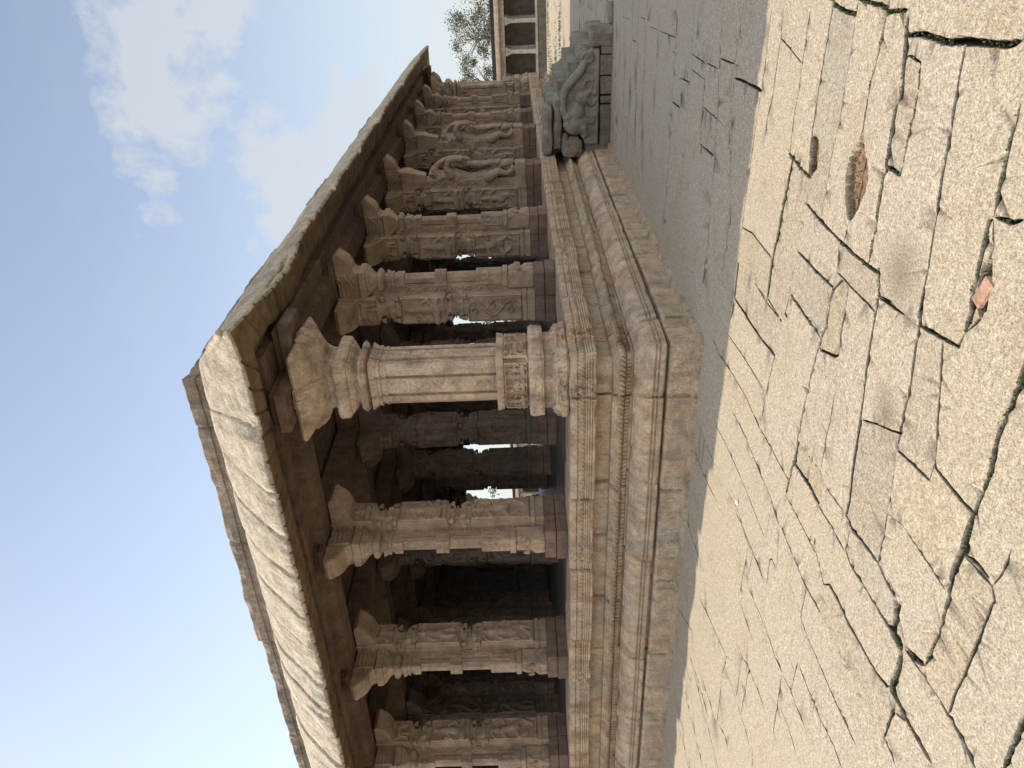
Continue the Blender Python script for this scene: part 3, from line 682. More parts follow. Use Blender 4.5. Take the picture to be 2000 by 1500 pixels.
# ---- eave
P_eave = [(-.50, 4.66, 't'), (-.42, 4.655, 't'), (-.34, 4.645, 't'), (-.25, 4.625, 't'), (-.15, 4.59, 't'), (-.05, 4.535, 't'), (.05, 4.465, 't'), (.14, 4.385, 't'), (.22, 4.30, 't'), (.30, 4.21, 't'), (.37, 4.125, 't'), (.44, 4.045, 't'), (.49, 3.985, 't'), (.513, 3.955, 'l'), (.535, 3.90, 'l'), (.546, 3.872, 'l'), (.535, 3.866, 'u'), (.46, 3.870, 'u'), (.40, 3.873, 'u'), (.34, 3.876, 'u'), (.28, 3.881, 'u'), (.225, 3.888, 'u'), (.215, 3.93, 'u'), (.10, 3.99, 'x'), (-.05, 4.05, 'x'), (-.5, 4.09, 'x')]
def eave_disp(side, js, seed, notch, far_cut=None):
    r = random.Random(seed); off = [r.uniform(-.012, .012) for _ in range(len(js) + 2)]; dz = [r.uniform(-.012, .012) for _ in range(len(js) + 2)]; sd = len(side) * 13.7
    def f(a, o, z, t):
        w = (o + .5) / 1.05
        ac = a + (.10 * math.sin(math.pi * min(1, max(0, w))) if t == 't' else 0)       # seams bow down the slope
        d, i = jd(ac, js, .03); d2 = ac - js[i - 1] if i else 9
        k = min(1, a * 1.5)
        o2 = o + (off[i] + .012 * N3(a * 1.4 + sd, z * 2, seed)) * k * max(0, w); z2 = z + (dz[i] + .008 * N3(a * 1.1 + sd, o * 2, seed + 3)) * k
        if t in 'tl':
            pl = 1 - (1 - min(1, d / .22)) ** 2; o2 += .014 * pl * w * k; z2 += .014 * pl * k
            if d < .012: o2 -= .014 * (1 - d / .012) * w; z2 -= .012 * (1 - d / .012)
            elif d2 < .16: o2 += .006 * (1 - d2 / .16) * w; z2 += .004 * (1 - d2 / .16)
            o2 += .010 * N3(a * 6, z * 7, seed) * k; z2 += (.010 * N3(a * 5, o * 6, seed + 5) + .006 * N3(a * 19, o * 19, seed)) * k
        if t == 'u' and a > .1:
            fr = (a / .165 + .1 * N3(a, 2)) % 1.
            if fr < .13: z2 += .022
        if t in 'lu' and o > .2:
            o2 -= (max(0, N3(a * 2.6 + sd, 3.3, seed) - .28) * .12 + .008 * N3(a * 15, 1, seed)) * k
            for c, wd, dep in notch:
                q = abs(a - c) / wd
                if q < 1: o2 -= dep * (1 - q ** 3); z2 += dep * .25 * (1 - q ** 3)
        if t == 't' and o > .25:
            for c, wd, dep in notch:
                q = abs(a - c) / wd
                if q < 1: o2 -= dep * (1 - q ** 3) * (o - .25) / .3
        if far_cut and t in 'tlu' and o > 0 and a > far_cut[0]:
            o2 -= far_cut[1] * min(1, (a - far_cut[0]) / .15) * o / .55  # unseen stretch of lip cut back to shape its shadow on the paving
        e = math.exp(-a / .17); 
        if o > .2: z2 += .075 * e * (o / .55) ** 2
        if o > .45 and t != 'u': o2 += .015 * e
        return o2, z2
    return f
mb = MB(); js = joints(LX, .40, .56, 5, .62)
sweep(mb, P_eave, stat(LX, .011, 6.6, .03), 'front', eave_disp('front', js, 5, [(.60, .10, .075), (3.05, .16, .05), (4.3, .05, .03), (6.3, .16, .16), (6.65, .1, .22), (7.4, .3, .06), (8.05, .05, .24), (8.3, .12, .14), (9.1, .2, .12), (9.6, .1, .2), (2.1, .06, .03)], (5.25, .13)))
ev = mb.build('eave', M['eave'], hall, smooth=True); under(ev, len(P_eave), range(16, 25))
mb = MB(); js = joints(LY, .55, 1.25, 15, .75)
sweep(mb, P_eave, stat(LY, .02, 7, .04), 'side', eave_disp('side', js, 15, [(1.05, .68, .13), (1.2, .16, .05), (2.3, .1, .05), (3.6, .2, .05), (5.4, .12, .08), (7.5, .3, .06), (9.2, .1, .12), (11, .2, .07), (13.1, .15, .1)]))
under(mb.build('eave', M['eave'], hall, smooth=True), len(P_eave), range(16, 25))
for sd_ in ('rear', 'end'):
    mb = MB(); sweep(mb, P_eave, stat(SIDES[sd_][0], .9, 99, .9), sd_); mb.build('eave', M['eave'], hall)
# upturned corner stone
bm = bmesh.new(); tube_bm(bm, [(.26, -.26, 4.255, .04), (.39, -.39, 4.13, .045), (.48, -.48, 4.055, .042), (.53, -.53, 4.03, .034)])
link('corner_horn', fuse(bm, 'corner_horn', .012, 4), M['eave'], ev, True)
# ---- parapet blocks
P_par = [(-.60, 4.58, ''), (-.41, 4.585, ''), (-.405, 4.60, ''), (-.405, 4.70, ''), (-.41, 4.745, ''), (-.425, 4.755, ''), (-.425, 4.79, ''), (-.408, 4.80, ''), (-.408, 4.86, ''), (-.412, 4.915, 'edge'), (-.435, 4.933, 'edge'), (-.6, 4.94, ''), (-1.1, 4.945, '')]
for side, seed in (('front', 61), ('side', 67)):
    mb = MB(); Ln = SIDES[side][0]; js = joints(Ln, 1.1, 2.0, seed, 1.0); r = random.Random(seed); lev = [r.uniform(-.035, .02) for _ in range(len(js) + 2)]; lev[0] = 0
    base = course_disp(side, js, seed, amp=.016, jw=.02, jdp=.05, step=.03)
    def dp(a, o, z, t, base=base, js=js, lev=lev, seed=seed):
        o2, z2 = base(a, o, z, t); _, i = jd(a, js, .02)
        if z > 4.8: z2 += (lev[i] + .03 * N3(a * 1.9, 5, seed) + .012 * N3(a * 7, o * 9, seed)) * min(1, a * 2)
        return o2, z2
    sweep(mb, P_par, stat(Ln, .025, 8, .05), side, dp); mb.build('parapet', M['parapet'], hall)
mb = MB()
for side in ('rear', 'end'): sweep(mb, P_par, stat(SIDES[side][0], 1, 99, 1), side)
mb.build('parapet', M['parapet'], hall)
mb = MB(); mb.box(-LX + .7, .7, 4.32, -.7, LY - .7, 4.88); mb.build('roof', M['parapet'], hall)

# ------------------------------------------------------------------ stair, balustrades, loose slabs
def stone_block(mb, *a, **k): rough_box(mb, *a, **k)
st = empty('stone_staircase', (.8, 8.3, 0)); tag(st, 'short flight of grey stone steps climbing to the hall floor between carved balustrades', 'staircase')
for i, (x, z) in enumerate(((1.76, .26), (1.60, .50), (1.33, .69), (1.05, .86), (.74, 1.02))):
    mb = MB(); x0 = (1.60, 1.33, 1.05, .74, .38)[i] + .005
    rough_box(mb, x0 - .3 - .8, 7.40 - 8.3, -.05 if i == 0 else z - .24, x - .8, 9.28 - 8.3, z, .008, .12, i * 3.1, .018)
    mb.build('step', M['greystone'], st)
mb = MB(); rough_box(mb, -.14 - .8, 7.4 - 8.3, .0, .45 - .8, 9.28 - 8.3, 1.0, .01, .15, 4, .02); mb.build('core', M['rubble'], st)
def balustrade():
    """built in its own frame: x runs down the stair, y = 0 is the outer face, z up"""
    rt = empty('stair_balustrade', (0, 0, 0))
    bm = bmesh.new()
    poly = [(.05, .20), (1.56, .20), (1.56, .30), (1.42, .42), (1.30, .42), (1.18, .50), (1.08, .60), (.97, .70), (.82, .76), (.62, .80), (.45, .74), (.36, .70), (.27, .58), (.20, .46), (.06, .42)]
    n = len(poly); vs = [bm.verts.new((x, y, z)) for y in (.035, .30) for x, z in poly]
    for k in range(n): bm.faces.new((vs[k], vs[(k + 1) % n], vs[(k + 1) % n + n], vs[k + n]))
    bm.faces.new(vs[:n]); bm.faces.new(vs[n:][::-1]); bmesh.ops.recalc_face_normals(bm, faces=bm.faces)
    for yy in (0.03, .29):
        s = -1 if yy < .1 else 1
        T = lambda pts, bm=bm: tube_bm(bm, pts)
        def E(c, r): ball_bm(bm, (c[0], yy, c[1]), (r[0], .085, r[1]), 3)
        T([(.50, yy, .73, .06), (.66, yy, .785, .058), (.84, yy, .77, .055), (.97, yy, .715, .052), (1.08, yy, .615, .05), (1.17, yy, .52, .05), (1.27, yy, .455, .05), (1.36, yy, .44, .05)])
        for k in range(22):                                                    # volute
            a0 = math.pi / 2 - k * .42; r0 = .095 * (1 - k / 26); a1 = math.pi / 2 - (k + 1) * .42; r1 = .095 * (1 - (k + 1) / 26)
            T([(1.42 + r0 * math.cos(a0), yy + s * .01, .385 + r0 * math.sin(a0), .03), (1.42 + r1 * math.cos(a1), yy + s * .01, .385 + r1 * math.sin(a1), .03)])
        ball_bm(bm, (1.42, yy, .385), (.10, .03, .10))
        E((.40, .585), (.17, .20)); E((.60, .545), (.17, .125)); E((.80, .48), (.12, .115)); E((.53, .70), (.085, .075)); E((.45, .70), (.05, .04))
        for k in range(14):
            a0 = k * .55; r0 = .075 * (1 - k / 16); a1 = (k + 1) * .55; r1 = .075 * (1 - (k + 1) / 16)
            T([(.80 + r0 * math.cos(a0), yy + s * .055, .48 + r0 * math.sin(a0), .011), (.80 + r1 * math.cos(a1), yy + s * .055, .48 + r1 * math.sin(a1), .011)])
        T([(.86, yy, .42, .06), (.93, yy, .34, .045), (.88, yy, .27, .04), (.97, yy, .25, .035)]); T([(.78, yy, .40, .05), (.72, yy, .3, .04), (.78, yy, .24, .035)])
        T([(.34, yy, .46, .08), (.24, yy, .40, .045), (.2, yy, .44, .04)]); T([(.48, yy, .42, .06), (.43, yy, .3, .045), (.53, yy, .25, .035)])
        for k in range(12):
            a0 = -.6 + k * .42; r0 = .10 - .004 * k; a1 = a0 + .42; r1 = r0 - .004
            T([(1.0 + r0 * math.cos(a0), yy, .36 + r0 * math.sin(a0), .024), (1.0 + r1 * math.cos(a1), yy, .36 + r1 * math.sin(a1), .024)])
        ball_bm(bm, (.55, yy + s * .05, .735), (.018, .018, .018)); ball_bm(bm, (.47, yy + s * .03, .66), (.05, .04, .035))
        T([(.1, yy, .24, .045), (.1, yy, .38, .045)]); T([(.02, yy, .23, .03), (1.5, yy, .22, .03)])
    p = link('carved_panel', fuse(bm, 'carved_panel', .009, 1), M['greystone'], rt, True)
    mb = MB(); r = random.Random(4)
    for x0, x1 in ((.0, .70), (.72, .84), (.86, 1.14), (1.15, 1.46), (1.47, 1.60)): rough_box(mb, x0, -.02 + r.uniform(0, .02), -.05, x1, .32, .185 + r.uniform(-.012, .008), .008, .05, x0 * 9, .015)
    mb.build('base_course', M['rubble'], rt)
    mb = MB(); rough_box(mb, 1.58, -.03, -.05, 1.89, .34, .36, .01, .05, 3.3, .02); mb.build('end_block', M['greystone'], rt)
    return rt
b1 = balustrade(); b1.location = (0, 7.06, 0); tag(b1, 'grey balustrade carved with a crouching beast, its trunk curled into a scroll', 'balustrade', 'balustrades flanking the stair')
b2 = copy_tree(b1); b2.location = (0, 9.3, 0)
for ch in list(b2.children):
    if ch.name.startswith('end_block'): bpy.data.objects.remove(ch); tag(b2, 'carved balustrade mostly hidden on the far side of the stone steps', 'balustrade', 'balustrades flanking the stair')
def loose(name, label, cat, grp, dims, mat, loc, rot=(0, 0, 0), seed=0., amp=.02, n=.06, rnd=.03):
    mb = MB(); x, y, z = dims; rough_box(mb, -x / 2, -y / 2, 0, x / 2, y / 2, z, amp, n, seed, rnd)
    o = mb.build(name, M[mat], None); o.location = loc; o.rotation_euler = rot; tag(o, label, cat, grp); return o
G = 'loose stones beside the stair'
loose('stone_slab', 'thick broken slab lying on top of the stacked stones at the stair head', 'slab', G, (.78, .55, .15), 'greystone', (.31, 7.30, .965), (0, R(1), R(2)), 1.)
loose('stone_slab', 'second broken slab just below the topmost slab at the stair head', 'slab', G, (.82, .50, .14), 'greystone', (.42, 7.34, .80), (0, R(2), R(-3)), 2.)
loose('rubble_block', 'rough dark block under the broken slabs, nearest the plinth mouldings', 'stone block', G, (.26, .42, .34), 'rubble', (.02, 7.16, .47), (0, 0, R(4)), 3.)
loose('rubble_block', 'rough dark block under the broken slabs, next to the beast carving', 'stone block', G, (.15, .36, .22), 'rubble', (.16, 7.19, .50), (0, R(-6), R(-5)), 4.)
loose('rubble_block', 'small squarish stone wedged on top of the rough dark blocks', 'stone block', G, (.26, .34, .10), 'rubble', (.12, 7.2, .70), (0, R(3), R(8)), 5.)
loose('rubble_block', 'low broken stone filling the gap at the foot of the plinth', 'stone block', G, (.3, .36, .42), 'rubble', (-.08, 7.2, .0), (0, 0, R(2)), 6.)
loose('paving_slab', 'pale flat slab lying on the paving in front of the balustrade end', 'slab', None, (.30, .5, .05), 'greystone', (2.06, 7.3, -.005), (0, 0, R(4)), 7., .006, .08, .01)

# ------------------------------------------------------------------ paving
JT = [(9,0,[(2.81,-0.88),(2.53,-0.89),(2.31,-0.87),(2.21,-0.86),(1.91,-0.82),(1.52,-0.80),(1.35,-0.80),(1.08,-0.79),(0.80,-0.79),(0.63,-0.80)]),
(11,0,[(2.82,-1.11),(2.62,-1.13),(2.33,-1.11),(2.15,-1.06),(1.96,-1.06)]),
(8,0,[(2.62,-1.14),(2.54,-1.56)]),
(5,0,[(2.81,-1.55),(2.74,-1.55),(2.54,-1.56),(2.40,-1.56),(2.28,-1.54),(2.06,-1.56)]),
(7,0,[(2.70,-1.86),(2.50,-1.85),(2.35,-1.85),(2.25,-1.85),(2.00,-1.90),(1.87,-1.91),(1.60,-1.93),(1.34,-1.89),(1.16,-1.90)]),
(17,1,[(2.05,-1.55),(2.02,-1.75),(2.01,-1.92)]),
(5,0,[(2.85,-2.16),(2.68,-2.18),(2.52,-2.18),(2.38,-2.19),(2.19,-2.16),(1.96,-2.16)]),
(16,1,[(2.88,-1.86),(2.86,-1.88),(2.84,-2.03),(2.84,-2.16),(2.90,-2.17)]),
(9,1,[(2.77,-2.48),(2.67,-2.47),(2.58,-2.45),(2.42,-2.46)]),
(7,0,[(1.95,-2.49),(1.86,-2.48)]),
(11,1,[(1.87,-1.93),(1.85,-2.15),(1.84,-2.43),(1.84,-2.63),(1.85,-2.77),(1.86,-2.90)]),
(6,0,[(1.84,-2.43),(1.69,-2.47),(1.60,-2.46),(1.44,-2.47)]),
(6,0,[(1.69,-2.47),(1.69,-2.63)]),
(20,1,[(2.90,-2.68),(2.81,-2.70),(2.63,-2.76),(2.53,-2.74),(2.37,-2.75),(2.19,-2.76),(2.02,-2.78),(1.85,-2.78)]),
(12,1,[(2.90,-2.17),(2.90,-2.41),(2.88,-2.49),(2.90,-2.68)]),
(20,1,[(2.81,-2.70),(2.83,-2.82),(2.82,-3.00),(2.84,-3.14),(2.85,-3.28),(2.86,-3.40),(2.88,-3.48)]),
(9,1,[(2.74,-2.76),(2.73,-2.87),(2.63,-2.90)]),
(10,1,[(2.30,-2.77),(2.30,-2.90),(2.33,-2.90)]),
(9,0,[(2.83,-3.16),(2.71,-3.17),(2.54,-3.20),(2.38,-3.22),(2.19,-3.25),(2.05,-3.27),(1.92,-3.28),(1.83,-3.29)]),
(11,1,[(2.71,-3.56),(2.61,-3.56),(2.50,-3.57),(2.41,-3.58),(2.35,-3.59)]),
(15,1,[(2.33,-3.57),(2.21,-3.58),(2.08,-3.59),(1.99,-3.62)]),
(8,0,[(2.34,-3.59),(2.26,-3.63),(2.16,-3.63)]),
(11,1,[(2.35,-3.59),(2.36,-3.68),(2.39,-3.74)]),
(12,0,[(1.32,-1.89),(1.30,-2.18)]),
(8,1,[(1.59,-1.93),(1.59,-2.21),(1.60,-2.47)]),
(7,0,[(1.35,-0.82),(1.39,-1.05),(1.39,-1.35),(1.39,-1.52)]),
(9,0,[(1.08,-0.79),(1.09,-1.13),(1.11,-1.48),(1.10,-1.67),(1.10,-1.76)]),
(8,1,[(1.52,-1.53),(1.39,-1.51),(1.18,-1.52)]),
(9,1,[(1.88,-2.89),(1.77,-2.94),(1.67,-2.95)]),
(4,0,[(1.76,-2.93),(1.79,-3.18)]),
(8,0,[(2.92,-3.47),(2.88,-3.48)]),
(7,0,[(0.79,-0.79),(0.80,-1.09),(0.81,-1.48),(0.84,-1.78)]),
(7,0,[(0.79,-0.79),(0.63,-0.77),(0.47,-0.75)]),
(9,0,[(1.09,-1.26),(1.08,-1.54),(1.09,-1.83),(0.97,-1.82),(0.84,-1.80),(0.65,-1.77),(0.52,-1.75),(0.33,-1.74),(0.25,-1.74)]),
(5,0,[(0.47,-0.75),(0.50,-1.11),(0.52,-1.42),(0.54,-1.75)]),
(8,0,[(0.22,-0.32),(0.20,-0.57),(0.25,-0.99),(0.27,-1.37),(0.25,-1.73),(0.27,-1.99),(0.27,-2.23),(0.28,-2.36)]),
(13,1,[(1.31,-1.87),(1.31,-2.09),(1.30,-2.26),(1.30,-2.43)]),
(6,0,[(1.31,-1.87),(1.09,-1.83)]),
(15,1,[(1.59,-2.46),(1.51,-2.46),(1.39,-2.47),(1.30,-2.44),(1.21,-2.42),(1.07,-2.40),(0.94,-2.39),(0.75,-2.38),(0.60,-2.38),(0.45,-2.38),(0.27,-2.35),(0.16,-2.35)]),
(9,1,[(1.24,-2.46),(1.30,-2.64),(1.33,-2.68),(1.41,-2.66),(1.52,-2.65)]),
(7,1,[(0.60,-2.38),(0.62,-2.57),(0.65,-2.75)]),
(8,0,[(1.13,-2.72),(0.96,-2.74),(0.88,-2.73),(0.65,-2.75)]),
(9,0,[(1.78,-2.93),(1.70,-2.94),(1.55,-2.96),(1.42,-2.98),(1.29,-3.01),(1.17,-3.03),(1.02,-3.05),(0.88,-3.07),(0.73,-3.10),(0.65,-3.10)]),
(7,0,[(1.17,-3.03),(1.24,-3.18),(1.33,-3.39)]),
(13,0,[(1.96,-3.28),(1.82,-3.31),(1.70,-3.33),(1.56,-3.36),(1.40,-3.37),(1.28,-3.38),(1.18,-3.41),(1.04,-3.43),(0.94,-3.44),(0.80,-3.46),(0.68,-3.47)]),
(4,0,[(1.77,-2.94),(1.79,-3.05),(1.79,-3.11)]),
(9,1,[(1.81,-3.33),(1.83,-3.43),(1.85,-3.54),(1.86,-3.60)]),
(11,1,[(2.05,-3.59),(2.01,-3.61),(1.92,-3.61)]),
(8,1,[(2.07,-3.69),(2.01,-3.67),(1.92,-3.61)]),
(4,0,[(1.25,-3.40),(1.28,-3.54),(1.30,-3.67),(1.37,-3.67),(1.45,-3.64)]),
(8,0,[(1.37,-3.67),(1.37,-3.76),(1.37,-3.89),(1.38,-3.97)]),
(17,1,[(2.00,-3.95),(1.94,-3.96),(1.86,-3.96),(1.80,-3.95),(1.70,-3.95),(1.58,-3.97),(1.47,-3.97),(1.36,-3.96),(1.23,-3.97),(1.12,-3.96),(1.01,-3.97)]),
(6,0,[(0.94,-3.44),(0.99,-3.58),(0.99,-3.68)]),
(9,0,[(0.43,-2.38),(0.46,-2.65),(0.45,-2.80),(0.46,-2.99),(0.46,-3.17)]),
(10,0,[(0.65,-2.75),(0.61,-2.85),(0.64,-3.08),(0.62,-3.17),(0.65,-3.33),(0.67,-3.47)]),
(5,0,[(0.57,-2.80),(0.45,-2.80)]),
(8,1,[(0.62,-3.17),(0.46,-3.17)]),
(7,0,[(0.16,-2.35),(0.17,-2.54),(0.17,-2.72),(0.17,-2.86)]),
(9,0,[(1.20,-3.98),(1.23,-4.06),(1.23,-4.13)]),
(6,0,[(1.41,-4.18),(1.30,-4.18)]),
(5,0,[(-0.40,-0.72),(-0.36,-1.07),(-0.35,-1.48),(-0.36,-1.70)]),
(6,0,[(-0.02,-1.11),(-0.00,-1.49),(-0.03,-1.85),(-0.04,-2.13),(-0.10,-2.35)]),
(6,0,[(-0.69,-1.21),(-0.63,-1.54),(-0.68,-1.73),(-0.69,-1.95)]),
(13,0,[(-0.06,-2.15),(-0.09,-2.22),(-0.10,-2.35)]),
(7,0,[(-0.05,-2.16),(-0.29,-2.15),(-0.39,-2.16)]),
(5,0,[(-0.72,-0.20),(-0.75,-0.53),(-0.73,-0.82)]),
(7,0,[(-1.97,-0.10),(-1.95,-0.52),(-1.93,-0.85)]),
(4,0,[(-1.09,-0.09),(-1.07,-0.51),(-0.99,-1.00)]),
(7,0,[(-0.68,-1.51),(-0.66,-1.73),(-0.66,-1.96),(-0.67,-2.14),(-0.68,-2.29)]),
(9,0,[(-0.68,-2.29),(-0.45,-2.27),(-0.41,-2.30),(-0.42,-2.40)]),
(8,0,[(-0.68,-1.97),(-0.99,-1.95)]),
(6,0,[(-1.25,-1.84),(-1.03,-1.85)]),
(5,0,[(-1.25,-1.84),(-1.27,-2.05),(-1.27,-2.28)]),
(4,0,[(-0.99,-1.97),(-0.96,-2.27),(-0.96,-2.50),(-0.97,-2.64),(-0.94,-2.83),(-0.91,-2.94)]),
(7,0,[(-0.42,-2.40),(-0.08,-2.34)]),
(6,0,[(-0.08,-2.34),(-0.10,-2.56),(-0.12,-2.82),(-0.09,-3.01),(-0.06,-3.20),(-0.06,-3.37),(-0.06,-3.53),(-0.05,-3.67),(-0.03,-3.82),(-0.03,-3.95),(-0.05,-4.02)]),
(6,0,[(0.25,-2.83),(0.18,-2.88),(0.10,-3.04),(0.00,-3.07)]),
(10,0,[(0.47,-3.18),(0.45,-3.25),(0.46,-3.37),(0.47,-3.53),(0.48,-3.67),(0.49,-3.81)]),
(10,0,[(0.67,-3.48),(0.65,-3.59),(0.65,-3.69)]),
(30,1,[(0.65,-3.69),(0.55,-3.71),(0.49,-3.70),(0.49,-3.77),(0.50,-3.81)]),
(28,1,[(0.49,-3.81),(0.37,-3.83),(0.26,-3.82),(0.23,-3.88)]),
(6,0,[(0.16,-3.10),(0.17,-3.23),(0.16,-3.37),(0.18,-3.56),(0.19,-3.69),(0.22,-3.79)]),
(16,1,[(0.25,-3.85),(0.24,-3.99),(0.25,-4.08),(0.26,-4.16),(0.26,-4.22)]),
(12,0,[(0.51,-3.83),(0.53,-3.92),(0.54,-4.00),(0.56,-4.09),(0.56,-4.18),(0.56,-4.26),(0.54,-4.40)]),
(14,1,[(0.53,-3.83),(0.54,-3.89),(0.59,-3.98)]),
(12,1,[(1.38,-3.96),(1.29,-3.97),(1.19,-3.98),(1.09,-3.97),(0.98,-3.98),(0.86,-3.99),(0.73,-3.99),(0.59,-3.98)]),
(6,0,[(0.94,-4.19),(0.78,-4.19),(0.68,-4.18),(0.57,-4.19)]),
(9,0,[(1.20,-3.99),(1.21,-4.08),(1.22,-4.16)]),
(4,0,[(1.22,-4.16),(1.18,-4.20)]),
(6,1,[(0.23,-3.88),(0.15,-3.88),(0.02,-3.88)]),
(6,0,[(0.18,-3.90),(0.24,-3.99)]),
(12,1,[(0.98,-4.49),(0.87,-4.49),(0.69,-4.50)]),
(10,0,[(-1.60,-1.96),(-1.62,-2.08),(-1.79,-2.10),(-1.93,-2.10)]),
(5,0,[(-1.62,-2.08),(-1.55,-2.25),(-1.81,-2.25)]),
(9,0,[(-1.99,-1.77),(-2.25,-1.73),(-2.46,-1.75)]),
(6,0,[(-2.12,-1.80),(-2.09,-1.99),(-2.09,-2.14)]),
(7,0,[(-0.12,-2.85),(-0.35,-2.86),(-0.37,-3.00),(-0.36,-3.16),(-0.36,-3.34),(-0.35,-3.54),(-0.34,-3.71)]),
(7,0,[(-0.64,-2.94),(-0.92,-2.94),(-0.91,-3.12),(-0.90,-3.26)]),
(8,0,[(-0.64,-2.96),(-0.64,-3.16),(-0.63,-3.35),(-0.60,-3.52),(-0.61,-3.67)]),
(8,0,[(-1.20,-2.83),(-1.18,-2.98),(-1.19,-3.10),(-1.22,-3.21)]),
(7,0,[(-2.80,-1.82),(-2.70,-1.99),(-2.73,-2.17)]),
(4,0,[(-1.55,-2.25),(-1.51,-2.51),(-1.51,-2.70)]),
(4,0,[(-2.09,-2.14),(-2.09,-2.35),(-2.11,-2.57)]),
(5,0,[(-3.18,-0.82),(-3.11,-1.33),(-3.10,-1.57)]),
(4,0,[(-2.30,-0.83),(-2.15,-1.25),(-2.00,-1.76)]),
(7,0,[(-3.53,-0.11),(-3.49,-0.54),(-3.44,-0.92)]),
(5,0,[(-3.26,-0.01),(-3.02,-0.46),(-2.84,-0.77)]),
(4,0,[(-2.90,-1.41),(-2.88,-1.71),(-2.80,-1.82)]),
(4,0,[(-4.40,-0.20),(-4.33,-0.75),(-4.45,-1.11)]),
(7,0,[(-5.49,-0.14),(-5.45,-0.52)]),
(6,0,[(-1.36,-2.81),(-1.48,-2.82),(-1.49,-2.93)]),
(5,0,[(-2.07,-2.58),(-2.23,-2.62)]),
(4,0,[(2.28,4.45),(1.19,4.39),(0.14,4.17)]),
(4,0,[(2.25,3.78),(1.18,3.67),(0.16,3.55)]),
(4,0,[(2.40,3.10),(1.23,2.98),(-0.00,3.04)]),
(4,0,[(2.59,2.09),(2.15,2.03),(1.00,2.02),(0.17,2.05)]),
(4,0,[(2.65,1.30),(1.97,1.26),(1.40,1.28),(0.85,1.33)]),
(5,0,[(2.65,1.13),(2.25,1.14),(2.15,1.23)]),
(7,0,[(2.23,0.68),(1.89,0.70),(1.58,0.68),(1.59,0.44)]),
(5,0,[(2.72,0.28),(2.47,0.31),(1.90,0.17),(1.50,0.15),(0.89,0.10),(0.32,0.20)]),
(4,0,[(2.76,-0.24),(2.20,-0.13),(1.76,-0.22)]),
(4,0,[(2.25,-0.18),(2.03,-0.20),(1.27,-0.46),(0.86,-0.43)]),
(7,0,[(2.33,0.08),(2.34,-0.19)]),
(6,0,[(2.25,-0.18),(2.27,-0.50),(2.28,-0.86)]),
(6,0,[(2.10,0.95),(2.10,0.67)]),
(6,0,[(2.23,0.68),(2.24,0.42)]),
(5,0,[(1.96,1.64),(1.98,1.26),(2.15,1.23)]),
(5,0,[(1.68,1.92),(1.69,1.65),(1.96,1.62)]),
(5,0,[(2.13,2.20),(2.13,1.92)]),
(6,0,[(2.22,1.26),(2.22,1.02)]),
(4,0,[(2.25,4.18),(2.26,3.78),(2.04,3.79)]),
(5,0,[(2.22,3.36),(2.23,3.11)]),
(5,0,[(2.03,4.74),(2.05,4.38)]),
(5,0,[(2.24,2.72),(2.25,2.47)]),
(4,0,[(2.32,5.86),(2.10,5.91),(2.13,5.27)]),
(4,0,[(1.89,0.39),(1.89,0.13)]),
(4,0,[(1.17,3.34),(1.00,2.90)])]
PITS = [[(2.25,-1.85),(2.23,-1.95),(2.19,-1.99),(2.10,-2.00),(2.04,-1.96),(2.01,-1.91),(2.05,-1.88),(2.16,-1.86)],
[(2.40,-2.46),(2.33,-2.50),(2.24,-2.60),(2.15,-2.62),(2.05,-2.57),(1.95,-2.51),(1.99,-2.44),(2.08,-2.38),(2.19,-2.36),(2.25,-2.37),(2.32,-2.43)],
[(2.19,-3.60),(2.24,-3.64),(2.15,-3.68),(2.07,-3.69),(2.02,-3.69),(2.01,-3.65),(2.12,-3.60)]]
STAINS = [(1.94,-3.08,0.22),(1.98,-3.06,0.16),(1.90,-3.12,0.13),(1.33,-3.23,0.10)]

